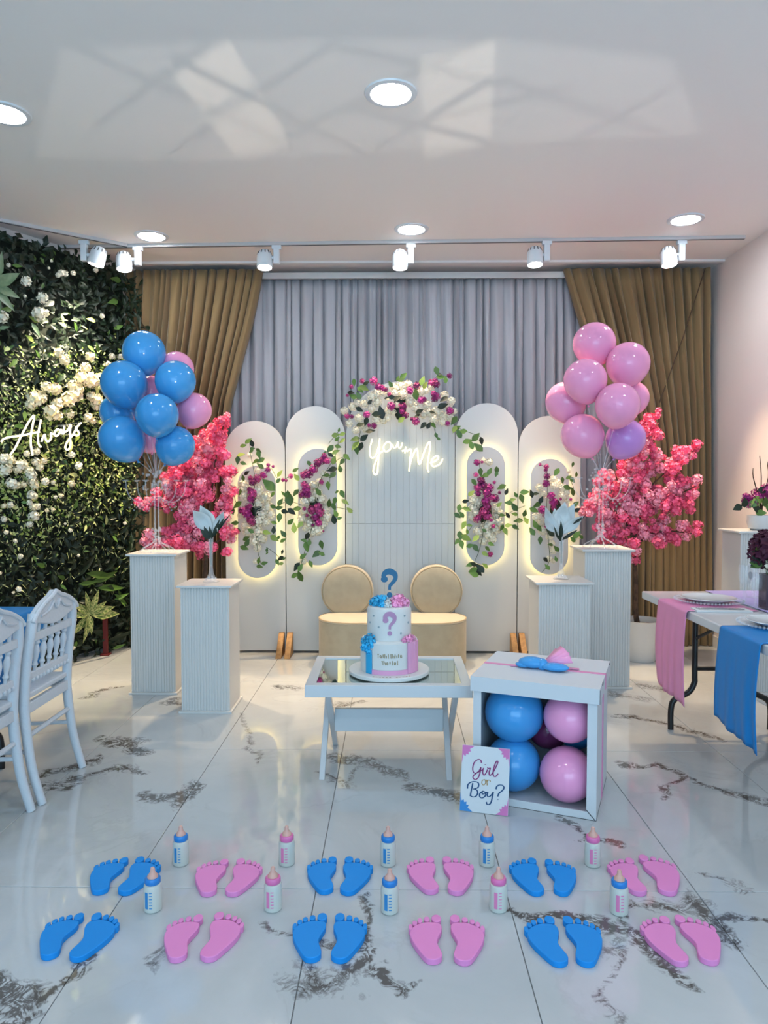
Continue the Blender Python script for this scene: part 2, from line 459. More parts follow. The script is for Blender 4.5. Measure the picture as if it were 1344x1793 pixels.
# ------------------------------------------------------------------ the room
CEIL = aty(1242, 466, 6.0).z
YB = 6.15                       # back wall
XR = aty(1243, 900, 6.0).x      # right wall
YF = -4.0
fl = struct('floor', MB().box(-5.6, XR + .1, YF, YB, -0.06, -0.006), m_grout)
TW, TD, X0, Y0 = 0.628, 1.235, -0.883, 2.318
tile_cache = {}
for i in range(-8, 7):
    for j in range(-6, 5):
        xa, xb = X0 + i * TW, X0 + (i + 1) * TW
        ya, yb = Y0 + j * TD, Y0 + (j + 1) * TD
        xa, xb = max(xa, -5.6), min(xb, XR)
        ya, yb = max(ya, YF), min(yb, YB)
        if xb - xa < .02 or yb - ya < .02: continue
        near = [q for q in VSEG if seg_near(q[0], q[1], xa, xb, ya, yb, .14 + q[2])]
        key = (i, j) if near else (round(xb - xa, 3), round(yb - ya, 3))
        if key not in tile_cache:
            g = 0.0013; W, D = xb - xa, yb - ya; e = 0.0012
            t = MB().add([(g,g,-.006),(W-g,g,-.006),(W-g,D-g,-.006),(g,D-g,-.006),(g,g,-e),(W-g,g,-e),(W-g,D-g,-e),(g,D-g,-e),
                          (g+e,g+e,0),(W-g-e,g+e,0),(W-g-e,D-g-e,0),(g+e,D-g-e,0)],
                         [(0,1,5,4),(1,2,6,5),(2,3,7,6),(3,0,4,7),(4,5,9,8),(5,6,10,9),(6,7,11,10),(7,4,8,11),(8,9,10,11)])
            tile_cache[key] = t.mesh('tile', marble(near) if near else m_marble, False)
        obj('tile', tile_cache[key], fl, loc=(xa, ya, 0))
struct('ceiling', MB().box(-5.6, XR + .1, YF, YB, CEIL, CEIL + .1), m_ceil)
struct('wall_back', MB().box(-3.4, XR + .1, YB, YB + .1, 0, CEIL), m_wall)
struct('wall_right', MB().box(XR, XR + .1, YF, YB, 0, CEIL), m_wall)
struct('baseboard_right', MB().box(XR - .012, XR, YF, YB, 0, .09), m_trim, bevel=.003)
# left wall runs at thirty degrees to the others
P0 = aty(222, 900, 5.85); P0.z = 0
GD = Vector((-.5, -.866, 0)); GN = Vector((.866, -.5, 0)); GROT = math.atan2(-.866, -.5)
struct('wall_left', MB().box(-.6, 6.6, -.2, -.06, 0, CEIL), m_wall, loc=P0, rot=(0, 0, GROT))
# glass front behind the photographer
win = struct('window_1', MB().box(-5.6, XR, YF - .06, YF, 0, .12).box(-5.6, XR, YF - .06, YF, CEIL - .25, CEIL), m_trim)
for k in range(7):
    x = -5.4 + k * 1.3
    struct('mullion', MB().box(x - .04, x + .04, YF - .06, YF, .12, CEIL - .25), m_trim, win)
# cornice above the curtains
ca, cb = aty(205, 477, 5.86), aty(1243, 466, 5.86)
struct('trim_1', MB().box(ca.x, XR, 5.82, 5.86, CEIL - .016, CEIL), m_trim)

# ------------------------------------------------------------------ curtains
def interp(tab, t):
    for (a, va), (b, vb) in zip(tab, tab[1:]):
        if t <= b: return va + (vb - va) * max(0, (t - a) / (b - a))
    return tab[-1][1]
def curtain(name, label, Y, left, right, ztop, pleats, amp, m, seed, group=None, sharp=1.0, rows=26):
    rnd = random.Random(seed); per = 10; n = pleats * per
    ws = [rnd.uniform(.55, 1.5) for _ in range(pleats)]; tot = sum(ws); us = []; acc = 0
    for w_ in ws:
        for k in range(per): us.append((acc + w_ * k / per) / tot)
        acc += w_
    us.append(1.0)
    am = [rnd.uniform(.6, 1.25) for _ in range(pleats + 1)]
    b = MB(); vs = []
    for r in range(rows + 1):
        z = ztop * (1 - r / rows) + 0.004
        xl, xr = left(z), right(z)
        for i, u in enumerate(us):
            ph = (i % per) / per
            y = amp * am[min(i // per, pleats)] * (.8 - 1.9 * abs(math.sin(PI * ph)) ** .75)
            y = y * (0.55 + 0.45 * min(1, (ztop - z) / .3))
            x = xl + (xr - xl) * u + amp * .22 * math.sin(2 * PI * ph) * math.sin(z * 1.7 + i * .02 + seed) * sharp
            vs.append((x, Y + y + 0.006 * math.sin(z * 3 + i), z))
    m1 = len(us)
    fs = [(r*m1+i, r*m1+i+1, (r+1)*m1+i+1, (r+1)*m1+i) for r in range(rows) for i in range(m1 - 1)]
    o = thing(name, label, 'curtain', ((left(0) + right(0)) / 2, Y, 0), 0, group)
    b.add([(x - o.location.x, y - Y, z) for x, y, z in vs], fs)
    c = obj('cloth', b, o, m); s = c.modifiers.new('thick', 'SOLIDIFY'); s.thickness = .003
    return o
def edge(tab, Y):                      # pixel edge (px, py) list -> x as a function of z
    P = sorted([(aty(px, py, Y).z, aty(px, py, Y).x) for px, py in tab])
    return lambda z: interp([(-9, P[0][1])] + P + [(9, P[-1][1])], z)
YC = 5.92
cl = curtain('brown_curtain', 'brown pleated curtain drawn back beside the green foliage wall', YC,
        edge([(206, 480), (206, 1130)], YC), edge([(460, 480), (450, 530), (441, 570), (430, 610), (417, 660), (405, 705), (398, 750), (398, 1130)], YC),
        CEIL - .045, 17, .045, m_brown, 3, 'brown side curtains')
crr = curtain('brown_curtain', 'brown pleated curtain drawn back beside the plain pinkish right wall', YC,
        edge([(986, 470), (998, 510), (1018, 574), (1042, 650), (1062, 710), (1078, 780), (1084, 860), (1084, 1130)], YC), edge([(1243, 470), (1243, 1130)], YC),
        CEIL - .045, 15, .045, m_brown, 8, 'brown side curtains')
for c, a, b_ in ((cl, (214, 505), (256, 578)), (crr, (1234, 470), (1154, 705))):
    A, B = aty(*a, YC - .06), aty(*b_, YC - .06)
    obj('pull_cord', MB().tube([A - c.location, (A + B) / 2 - c.location + Vector((.004, 0, -.02)), B - c.location], .0035, 6), c, m_stem)
YG = 6.04
zg = aty(700, 489, YG).z
gc = curtain('grey_curtain', 'grey voile curtain in narrow pleats across the back', YG, edge([(380, 480), (380, 1130)], YG),
        edge([(1110, 480), (1110, 1130)], YG), zg, 44, .030, m_grey, 5)
pa, pb = aty(452, 480, 5.975), aty(996, 476, 5.975)
obj('heading_band', MB().box(pa.x - gc.location.x, pb.x - gc.location.x, -.075, -.055, zg - .012, pa.z + .01), gc, m_white, bevel=.003)

# ------------------------------------------------------------------ ceiling lamps
def downlight(px, py, label, X=None, Y=None):
    p = atz(px, py, CEIL) if px is not None else Vector((X, Y, CEIL))
    t = thing('ceiling_downlight', label, 'ceiling light', p, 0, 'round recessed ceiling downlights')
    obj('trim_ring', MB().lathe([(.094, -.001), (.094, -.008), (.118, -.007), (.122, -.001), (.122, .004), (.094, .004)], 36), t, m_fix)
    obj('diffuser', MB().lathe([(0, -.006), (.06, -.006), (.094, -.005), (.094, 0), (0, 0)], 36), t, m_lamp)
downlight(684, 163, 'round white downlight nearest the middle of the ceiling, in front of the track')
downlight(8, 198, 'round white downlight cut by the left edge of the picture')
downlight(265, 413, 'round white downlight above the left brown curtain, beside the track')
downlight(720, 401, 'round white downlight behind the middle spotlight of the track')
downlight(1200, 384, 'round white downlight near the right wall, beside the track')
downlight(None, 0, 'round white downlight out of frame to the right', 2.0, 3.1)
for k, (x, y) in enumerate(((-1.9, 1.3), (0, 1.2), (2.0, 1.1), (-1.9, -.8), (0, -.8), (2.0, -.8))):
    downlight(None, 0, 'round white downlight overhead, %s %s' % (('left', 'middle', 'right')[k % 3], 'just out of frame above' if k < 3 else 'behind the photographer'), x, y)

def rail(name, a, b, label):
    t = thing(name, label, 'track', a)
    d = b - a
    obj('rail', MB().bar((0, 0, -.012), d + Vector((0, 0, -.012)), .034, .022), t, m_rail)
    obj('slot', MB().bar((0, 0, -.0235), d + Vector((0, 0, -.0235)), .008, .003), t, m_slit)
    return t
rail('lighting_track', atz(103, 430, CEIL), atz(1303, 413, CEIL), 'long grey lighting track running across the ceiling before the curtains')
rail('lighting_track', atz(-60, 371, CEIL), atz(222, 427, CEIL), 'grey lighting track slanting along the ceiling towards the left edge')
slot_mb = None
def spotlight(px, py, bx, by, label, aim, energy, col=WARM, size=60, blend=.6):
    q = atz(bx, by - 22, CEIL); Y = q.y
    h = aty(px, py, Y)
    t = thing('track_spotlight', label, 'spotlight', (q.x, Y, CEIL), 0, 'white cylinder spotlights on the tracks')
    obj('adapter', MB().box(-.035, .035, -.018, .018, -.05, -.022), t, m_fix, bevel=.003)
    dz = CEIL - (h.z - .03)
    obj('gear_box', MB().box(-.022, .022, -.02, .02, -dz, -.048), t, m_fix, bevel=.004)
    d = (Vector(aim) - h).normalized()
    side = 1 if px > bx else -1
    R = uz(-d).to_quaternion().to_euler()
    hl = h - q - Vector((0, 0, 0)); hl = Vector((h.x - q.x, 0, h.z - CEIL))
    hd = obj('lamp_head', MB().lathe([(0, .075), (.028, .073), (.045, .060), (.055, .035), (.058, 0), (.058, -.062), (.052, -.062), (.050, -.045), (0, -.045)], 28), t, m_fix, loc=hl, rot=R)
    ln = obj('lens', MB().lathe([(0, -.054), (.049, -.054), (.049, -.046), (0, -.046)], 24), hd, m_spot)
    sl = MB()
    for k in range(12):
        a = 2 * PI * k / 12
        sl.bar((math.cos(a)*.0545, math.sin(a)*.0545, .036), (math.cos(a)*.0455, math.sin(a)*.0455, .060), .006, .004, (math.cos(a), math.sin(a), 0))
    obj('cooling_slot', sl, hd, m_slit)
    obj('swivel', MB().tube([(0, 0, hl.z + .015), (hl.x * .6, 0, hl.z + .015)], .012, 10), t, m_fix)
    L_ = lamp('spot', 'SPOT', h + d * .075, energy, col, aim=aim, spot_size=math.radians(size), spot_blend=blend, shadow_soft_size=.045)
S_GREEN = P0 + GD * .75 + Vector((0, 0, 1.55))
spotlight(171, 450, 147, 438, 'white spotlight on the slanting left track, its back to the camera', S_GREEN, 150, (1, .86, .60), 62, .4)
spotlight(217, 458, 241, 449, 'white spotlight over the end of the green wall, first on the long track', (-1.75, 4.9, 0), 190, WARM, 64, .6)
spotlight(463, 455, 484, 447, 'white spotlight above the left end of the grey curtain', (-.85, 4.85, 0), 150, WARM, 62, .9)
spotlight(700, 455, 719, 444, 'white spotlight at the middle of the long track', (.08, 4.85, 0), 150, WARM, 62, .9)
spotlight(936, 450, 957, 439, 'white spotlight above the right end of the grey curtain', (1.05, 4.85, 0), 150, WARM, 62, .9)
spotlight(1170, 450, 1193, 438, 'white spotlight nearest the right wall', (2.15, 4.8, 0), 150, WARM, 62, .7)

# ------------------------------------------------------------------ green wall
gw = thing('green_wall', 'wall of artificial foliage dotted with cream flowers on the left', 'plant wall', P0, GROT)
GINV = Matrix.Rotation(-GROT, 4, 'Z')
def gloc(px, py, off=0.06):
    p = atplane(px, py, P0 + GN * off, GN); return GINV @ (p - P0)
HT = CEIL - .06
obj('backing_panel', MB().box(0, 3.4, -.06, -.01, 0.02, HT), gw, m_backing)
def leaf_cloud(name, m, n, smin, smax, zmin, zmax, L0, L1, wid, nmax, dens=None, seed=1):
    r = random.Random(seed); b = MB()
    for _ in range(n):
        s, z = r.uniform(smin, smax), r.uniform(zmin, zmax)
        if dens and r.random() > dens(s, z): continue
        y = r.uniform(-.01, nmax); L = r.uniform(L0, L1); a = r.uniform(0, 2 * PI)
        d = Vector((math.cos(a), r.uniform(-.1, .7), math.sin(a) - .25)).normalized()
        nn = Vector((r.uniform(-.6, .6), 1, r.uniform(-.3, .7)))
        R = orient(d, nn); hw = L * wid / 2
        q = [(0, 0, 0), (-hw, L*.45, hw*.3), (0, L, -L*.1), (hw, L*.45, hw*.3), (0, L*.5, 0)]
        b.add([R @ Vector(p) + Vector((s, y, z)) for p in q], ((0, 4, 1), (1, 4, 2), (0, 3, 4), (3, 2, 4)))
    return stuff(obj(name, b, gw, m, smooth=False))
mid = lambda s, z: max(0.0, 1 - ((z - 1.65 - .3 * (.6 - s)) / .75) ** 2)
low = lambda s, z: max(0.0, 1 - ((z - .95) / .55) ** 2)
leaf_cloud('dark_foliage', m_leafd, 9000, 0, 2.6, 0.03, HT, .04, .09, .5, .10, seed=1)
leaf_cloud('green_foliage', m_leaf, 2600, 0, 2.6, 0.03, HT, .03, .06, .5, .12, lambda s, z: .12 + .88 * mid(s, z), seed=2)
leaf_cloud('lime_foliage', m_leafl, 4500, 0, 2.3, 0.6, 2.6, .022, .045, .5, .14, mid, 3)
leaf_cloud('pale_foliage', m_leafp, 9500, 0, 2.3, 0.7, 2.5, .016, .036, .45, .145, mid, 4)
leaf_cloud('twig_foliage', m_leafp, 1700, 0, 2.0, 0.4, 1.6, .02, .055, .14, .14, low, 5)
leaf_cloud('edge_foliage', m_leafd, 500, -.07, .06, 0.1, HT - .1, .06, .16, .22, .14, seed=6)
lm_leaf, lm_dark, lm_lime, lm_auc, lm_big = (leaf_mesh('leaf', m) for m in (m_leaf, m_leafd, m_leafl, m_aucuba, m_bigleaf))
lm_pale = leaf_mesh('leaf', m_leafp)
def gl_leaf(me, a, b, off=.14, W=.75, name='leaf'):
    A, B = gloc(*a, off), gloc(*b, off + .03); d = B - A
    put_leaf(me, A, d, Vector((random.uniform(-.3, .3), 1, random.uniform(-.1, .4))), d.length, gw, name, W)
c155 = (155, 1075)
for tip in ((153, 1036), (176, 1033), (189, 1053), (214, 1074), (150, 1127), (124, 1118), (124, 1078), (128, 1054), (163, 1112), (205, 1062)):
    gl_leaf(lm_auc, c155, tip, .19, .62)
for a, b in (((-12, 500), (38, 477)), ((-12, 500), (38, 521)), ((-12, 505), (29, 544)), ((-14, 505), (4, 560)), ((-10, 490), (8, 440)), ((55, 565), (72, 590)), ((-3, 575), (18, 572))):
    gl_leaf(lm_big, a, b, .16, .7)
for a, b in (((140, 1004), (171, 969)), ((150, 1004), (206, 1010)), ((137, 1023), (175, 1018)), ((182, 1000), (206, 983)), ((170, 1030), (222, 1028)),
             ((200, 1050), (228, 1038)), ((136, 1010), (160, 985)), ((160, 1020), (210, 1000)), ((190, 1120), (228, 1112)), ((196, 1136), (222, 1128)), ((200, 1040), (226, 1060))):
    gl_leaf(random.choice((lm_dark, lm_leaf)), a, b, .15, .45)
rl = random.Random(11)
for k in range(120):                     # countable larger leaves
    px, py = rl.uniform(-10, 212), rl.uniform(440, 1130)
    a = rl.uniform(0, 6.3); L = rl.uniform(11, 20)
    me = rl.choice((lm_dark, lm_dark, lm_leaf)) if (py < 560 or py > 920) else rl.choice((lm_lime, lm_pale, lm_leaf))
    gl_leaf(me, (px, py), (px + L * math.cos(a), py + L * math.sin(a)), rl.uniform(.1, .15), .8)
bl_c = [bloom_mesh('flower', m_cfl, 18, .55, 4, cup=.3) for _ in range(2)]
bl_w = [bloom_mesh('flower', m_wfl, 18, .55, 4, cup=.3) for _ in range(2)]
for x, y, r in ((200,950,40),(170,990,26),(230,945,30),(260,890,28),(310,900,32),(320,985,30),(380,960,40),(420,930,40),(440,900,28),(500,850,42),(455,840,34),(530,860,26),(405,880,26),(540,960,36),(510,940,26),(290,1030,42),(325,1050,24),(390,1040,24),(480,780,28),(495,1060,26),(520,1080,18),(505,718,26),(330,695,24),(360,740,26),(10,500,20),(540,1000,20)):
    obj('flower', rl.choice(bl_c), gw, loc=gloc(x / 3.2, 400 + y / 3.2, .15), rot=rrot(), scale=r / 3.2 * .0042)
for x, y, r in ((100,600,44),(200,640,50),(230,630,40),(40,690,52),(70,680,40),(110,820,46),(160,840,34),(300,740,48),(320,800,46),(340,840,36),(170,690,34),(280,690,40),(310,930,40),(340,945,26),(330,1050,34),(365,1045,30),(290,1010,24),(260,530,26),(360,510,32),(440,800,34),(700,540,32),(770,650,36),(700,820,32),(20,580,40),(60,560,30),(230,830,26),(595,940,22),(545,955,18),(100,1030,26),(40,1040,22),(560,690,20),(390,660,36),(350,610,36),(430,600,30),(520,810,18),(460,1085,18),(520,1075,18)):
    obj('flower', rl.choice(bl_c + bl_w), gw, loc=gloc(x / 5.6, 700 + y / 5.6, .15), rot=rrot(), scale=r / 5.6 * .0042)
for x, y, r in ((380,665,62),(440,660,36),(255,350,42),(420,515,46),(20,700,50),(600,270,30),(640,275,26),(570,290,22),(1100,1085,30),(1180,1085,26),(1060,1160,26),(1000,690,24),(245,495,14),(505,150,12),(480,220,12),(940,240,24),(720,270,22),(85,190,18)):
    obj('flower', rl.choice(bl_w), gw, loc=gloc(x / 5.6, 430 + y / 5.6, .15), rot=rrot(), scale=r / 5.6 * .0042)
for x, y, r in ((330,20,44),(290,100,28),(150,265,18),(200,415,22),(185,735,24),(130,770,12),(0,580,16),(725,1040,24),(680,1290,30),(710,1310,24),(700,1245,18),(1225,90,18),(690,160,18),(640,95,12),(770,405,14),(40,50,26),(60,180,20)):
    obj('flower', rl.choice(bl_w), gw, loc=gloc(x / 5.6, 900 + y / 5.6, .15), rot=rrot(), scale=r / 5.6 * .0042)
# red stake
rp = atz(185, 1147)
t = thing('red_stake', 'dark red stake standing at the foot of the green wall', 'post', rp)
obj('post', MB().box(-.018, .018, -.012, .012, 0, .33), t, m_red, bevel=.003)
obj('foot_plate', MB().box(-.035, .035, -.03, .03, 0, .012), t, m_red, bevel=.002)

# ------------------------------------------------------------------ neon signs
def neon(name, label, strokes, fn, n, r, back=.02, board=None):
    pts = [[fn(*p) for p in s] for s in strokes]
    allp = [p for s in pts for p in s]
    c = sum(allp, Vector()) / len(allp)
    t = thing(name, label, 'neon sign', c)
    for s in pts:
        obj('neon_tube', MB().tube(spline([p - c for p in s], 5), r, 8), t, m_neon)
    k = MB()
    for s in pts:
        for q in (s[0], s[-1]):
            k.tube([q - c, q - c - n * back], .003, 6)
    obj('stand_off', k, t, m_acry)
    return t
YOU = [[(375,785),(352,880),(352,960),(375,990),(410,965),(440,880),(456,780)], [(456,780),(447,950),(437,1080),(430,1145),(410,1168),(388,1140),(392,1090),(415,1020),(450,945),(490,918)],
       [(530,822),(502,850),(495,890),(515,920),(548,912),(574,880),(574,838),(545,818),(520,828)], [(570,860),(592,850),(602,878),(630,872),(650,820),(655,868),(672,885),(690,855),(696,825)],
       [(692,915),(725,908),(758,918)], [(735,868),(728,905),(724,940)],
       [(748,915),(790,900),(778,1010),(770,1132)], [(772,1085),(800,985),(838,903),(856,898),(862,960),(870,1040),(885,1052),(905,1000),(940,900),(972,832),(995,828),(990,900),(970,1030),(968,1110),(980,1142)],
       [(992,1042),(1040,1027),(1076,1000),(1080,975),(1055,970),(1020,1000),(1005,1050),(1030,1080),(1080,1065),(1115,1030),(1128,995)]]
YP = 5.60                                # front face of the backdrop panels
neon('neon_sign', 'warm white neon lettering You x Me on the tall centre panel', YOU,
     lambda x, y: aty(590 + x / 6.109, 640 + y / 6.109, YP - .035), Vector((0, -1, 0)), .0062, .03)
ALW = [[(100,540),(150,470),(210,350),(280,220),(325,160),(335,170),(318,260),(303,350),(302,440),(320,545)], [(12,412),(40,382),(120,362),(220,350),(300,332),(388,314)],
       [(402,196),(388,260),(372,350),(376,430),(402,464)], [(408,410),(422,365),(440,342),(446,380),(460,408),(485,402),(502,362),(497,330),(525,338)],
       [(592,302),(562,290),(535,320),(540,352),(570,345),(600,292),(604,328),(628,330)], [(632,255),(626,300),(642,315),(670,290),(690,240)], [(695,248),(686,330),(692,420),(682,475),(655,490),(640,465),(655,420),(690,370),(722,340)],
       [(722,332),(760,262),(796,226)], [(764,256),(742,280),(768,312),(772,340),(748,352),(730,336)]]
neon('neon_sign', 'warm white neon lettering Always hanging on the foliage wall', ALW,
     lambda x, y: atplane(x / 5.6, 700 + y / 5.6, P0 + GN * .21, GN), GN, .0068, .2)

# ------------------------------------------------------------------ backdrop panels
def arch_outline(x0, x1, z0, ztop, n=28):
    r = (x1 - x0) / 2; cx = (x0 + x1) / 2; zc = ztop - r
    return [(x0, z0)] + [(cx - r * math.cos(PI * k / n), zc + r * math.sin(PI * k / n)) for k in range(n + 1)] + [(x1, z0)]
def capsule(x0, x1, z0, z1, n=18):
    r = (x1 - x0) / 2; cx = (x0 + x1) / 2
    return [(cx - r * math.cos(PI * k / n), z1 - r + r * math.sin(PI * k / n)) for k in range(n + 1)] + \
           [(cx + r * math.cos(PI * k / n), z0 + r - r * math.sin(PI * k / n)) for k in range(n + 1)]
def panel(px0, px1, pyt, cap, label, Yf, feet):
    a = aty(px0, 1143, Yf); b = aty(px1, 1143, Yf); zt = aty((px0 + px1) / 2, pyt, Yf).z
    c = Vector(((a.x + b.x) / 2, Yf + .015, 0)); z0 = max(.02, a.z)
    t = thing('backdrop_panel', label, 'backdrop panel', c, 0, 'arched backdrop panels with lit capsules')
    obj('board', MB().prism(arch_outline(a.x - c.x, b.x - c.x, z0, zt), 'y', -.015, .015), t, m_white)
    q0, q1 = aty(cap[0], cap[3], Yf - .06), aty(cap[1], cap[2], Yf - .06)
    o = capsule(q0.x - c.x, q1.x - c.x, q0.z, q1.z)
    obj('capsule_plate', MB().prism(o, 'y', -.078, -.068), t, m_plate, bevel=.002)
    cx = (q0.x + q1.x) / 2 - c.x; cz = (q0.z + q1.z) / 2
    ins = capsule(q0.x - c.x + .008, q1.x - c.x - .008, q0.z + .008, q1.z - .008)
    obj('light_strip', MB().tube([(x, -.057, z) for x, z in ins], .006, 8, closed=True), t, m_glow)
    inb = capsule(q0.x - c.x + .03, q1.x - c.x - .03, q0.z + .03, q1.z - .03)
    obj('spacer', MB().prism(inb, 'y', -.068, -.015), t, m_plate)
    for sx in feet:
        x = (b.x - c.x - .03) if sx > 0 else (a.x - c.x + .03)
        f = obj('foot', MB().prism([(-.20, 0), (.0, 0), (.0, .165), (-.03, .165)], 'x', x - .022, x + .022), t, m_wood, loc=(0, -.016, 0), bevel=.002)
    return t
panel(397, 500.5, 737, (417, 483, 815, 1012), 'shorter white arched panel at the far left, lit capsule with flowers', YP + .004, (-1, 1))
panel(502, 604.5, 711, (522, 590, 785, 990), 'taller white arched panel left of the centre board', YP, (-1,))
panel(795.5, 903.5, 706, (816, 884, 782, 990), 'taller white arched panel right of the centre board', YP, (1,))
panel(905, 1012, 728, (927, 996, 803, 1006), 'shorter white arched panel at the far right, behind the pedestals', YP + .004, (-1, 1))
# centre board of vertical planks
a, b = aty(606, 1143, YP), aty(794.5, 1143, YP); c = Vector(((a.x + b.x) / 2, YP + .02, 0))
W2 = (b.x - a.x) / 2; ZT = aty(700, 668, YP).z; zseam = aty(700, 917, YP).z
t = thing('centre_panel', 'tall white arched centre board of narrow vertical planks', 'backdrop panel', c)
obj('board', MB().prism(arch_outline(-W2 + .004, W2 - .004, .02, ZT - .004), 'y', -.006, .015), t, m_white)
NP = 17; pw = 2 * W2 / NP
def atop(x): return ZT - W2 + math.sqrt(max(0, W2 * W2 - x * x))
m_plank = mat('white plank', (0.50, 0.525, 0.535), 0.42)
for i in range(NP):
    x0, x1 = -W2 + i * pw + .0004, -W2 + (i + 1) * pw - .0004
    obj('plank', MB().box(x0, x1, -.018, -.006, .02, zseam - .0015), t, m_plank, bevel=.0007)
    tops = [(x0 + (x1 - x0) * k / 4, atop(x0 + (x1 - x0) * k / 4)) for k in range(5)]
    obj('plank', MB().prism([(x0, zseam + .0015)] + tops + [(x1, zseam + .0015)], 'y', -.018, -.006), t, m_plank, bevel=.0007)

# ------------------------------------------------------------------ flower arrangements on the panels
bl_white = [bloom_mesh('white_bloom', m_wfl, 34, .34, 4) for _ in range(3)]
bl_purp = [bloom_mesh('magenta_bloom', m_pfl, 22, .42, 5) for _ in range(3)]
bl_pink = [bloom_mesh('magenta_bloom', m_pfl2, 22, .42, 5) for _ in range(2)]
lmA = [lm_leaf] * 5 + [lm_lime, lm_dark]
def arrangement(name, label, org, sc, white, purple, leaves, Y, stems, seed, dark=None):
    r = random.Random(seed); s = Y / FPX / sc
    P = lambda x, y, yy: aty(org[0] + x / sc, org[1] + y / sc, yy)
    allp = [P(w_[0], w_[1], Y) for w_ in white]
    c = sum(allp, Vector()) / len(allp); c.y = Y
    t = thing(name, label, 'flower arrangement', c, 0, 'flower sprays on the backdrop')
    for x, y, q in white:
        obj('white_bloom', r.choice(bl_white), t, loc=P(x, y, Y - r.uniform(0, .05)) - c, rot=rrot(), scale=q * s * .92)
    for x, y, q in purple:
        yy = Y - .06 - r.uniform(0, .03)
        obj('magenta_bloom', r.choice(bl_purp + bl_pink), t, loc=P(x, y, yy) - c, rot=rrot(), scale=q * s * .95)
    for l in leaves:
        x, y = l[0], l[1]; q = l[2] if len(l) > 2 else 31
        a = r.uniform(0, 6.3); d = Vector((math.cos(a), r.uniform(-.35, .1), math.sin(a)))
        yy = Y - .075 - r.uniform(0, .035); L = 2.7 * q * s * r.uniform(.85, 1.15)
        me = dark if dark and len(l) > 3 else r.choice(lmA)
        p = P(x, y, yy) - c - d * L * .5
        put_leaf(me, p, d, Vector((r.uniform(-.5, .5), -1, r.uniform(-.1, .7))), L, t, 'leaf', 1.15)
    for st in stems:
        obj('stem', MB().tube(spline([P(x, y, Y - .065) - c for x, y in st], 3), .0022, 5), t, m_gstem)
    obj('foam_base', MB().ball((0, 0.012, 0), .05, 10, 6, 1, .5, 2.2), t, m_leafd)
    return t
YA = YP - .115
OA, SA = (395, 750), 5.973
arrangement('flower_spray', 'white and magenta flower spray on the far left capsule', OA, SA,
  [(190,600,62),(180,700,60),(165,640,40),(340,650,66),(420,720,66),(330,780,66),(440,830,66),(380,900,70),(470,900,50),(340,970,66),(230,1080,58),(330,1080,66),(380,1150,62),(300,1180,56),(330,1250,46),(200,1010,40),(150,920,34),(420,980,50),(250,280,30),(330,440,34),(310,1390,30)],
  [(440,430,34),(445,385,22),(495,400,18),(395,490,40),(330,525,45),(280,560,44),(255,520,30),(280,680,52),(262,740,40),(250,640,30),(190,860,46),(230,900,52),(262,960,50),(160,865,30),(240,820,40),(600,540,22),(630,545,18),(680,500,28),(280,990,34)],
  [(235,130),(270,150),(185,180),(345,235),(345,275),(160,275),(125,335),(185,365),(310,345),(360,390,38),(365,335),(220,465),(180,515,26),(85,645),(60,700),(145,670),(50,750),(120,800,38),(75,870),(20,910,22),(95,990),(120,1060),(260,1070),(430,1090,36),(500,985,26),(500,1060),(510,1150,38),(215,1150),(225,1195,36),(195,1250,34),(430,1270,22),(430,1305,16),(345,1380,28),(405,1410),(355,1445,34),(540,1400),(570,1360),(610,1360,18),(575,1415,22),(600,1100),(600,1170),(550,1145,24),(590,1295,24),(560,935,38),(565,470),(490,690),(500,820),(450,590,60),(280,210,20),(265,240,20)],
  YA, [[(250,150),(265,300),(300,480),(300,700),(320,1000),(330,1250),(370,1420)], [(80,680),(120,800),(200,880)], [(420,1240),(520,1310),(570,1370)], [(480,420),(560,540),(680,500)]], 21)
arrangement('flower_spray', 'white and magenta flower spray left of the centre board, trailing ivy below', OA, SA,
  [(920,600,56),(960,680,56),(1000,740,62),(900,730,50),(830,760,56),(820,860,60),(800,950,56),(1040,850,56),(1060,930,56),(880,1000,64),(960,1060,68),(900,1090,52),(1010,1000,56),(1020,480,44),(980,560,44),(810,1390,40),(850,700,36),(920,900,60),(1050,780,46),(840,1040,46)],
  [(1060,340,38),(1015,335,44),(1030,290,30),(960,365,44),(915,430,48),(860,475,52),(815,490,42),(820,590,42),(840,640,52),(862,690,42),(800,690,40),(960,830,56),(905,850,50),(985,880,46),(940,930,48),(970,990,38),(1000,560,28),(910,1010,20),(1020,1075,12),(820,840,22),(850,910,20)],
  [(1150,70),(1215,60),(1165,110),(1215,130),(1175,190),(1090,215,38),(1150,245),(1030,270),(1100,280),(1130,330,36),(1265,300),(1215,350),(1195,420),(1110,430,38),(1115,490),(875,370),(1050,490),(1070,600,40),(965,660,34),(1160,665,22),(1220,690,42),(1250,770,36),(1140,760),(1080,780,34),(1130,820,36),(1150,890),(1130,950,38),(1190,940,26),(1295,855,36),(775,1010),(850,1130),(815,1170),(875,1190),(845,1240,42),(1000,1220,36),(945,1315,38),(1000,1310,34),(810,1335),(740,1450,42),(780,1455,38),(725,1535,38),(775,1545,46),(890,1420),(730,435),(550,545,26),(570,770,36),(560,830,36),(660,730,58),(630,690,30),(730,675,34),(620,870,38),(690,870,36),(740,840,34),(680,975,38),(715,1040,40),(600,680,24),(740,510,34),(1185,15,20)],
  YA, [[(1190,20),(1075,160)], [(1180,60),(1160,250),(1080,400),(980,560),(930,800),(910,1000),(850,1200),(800,1380),(760,1480)], [(1100,450),(1070,650)], [(1060,800),(1180,830),(1330,860)], [(1140,370),(1180,320),(1260,295)], [(560,800),(660,760),(780,800)]], 22)
OB, SB = (790, 750), 5.6
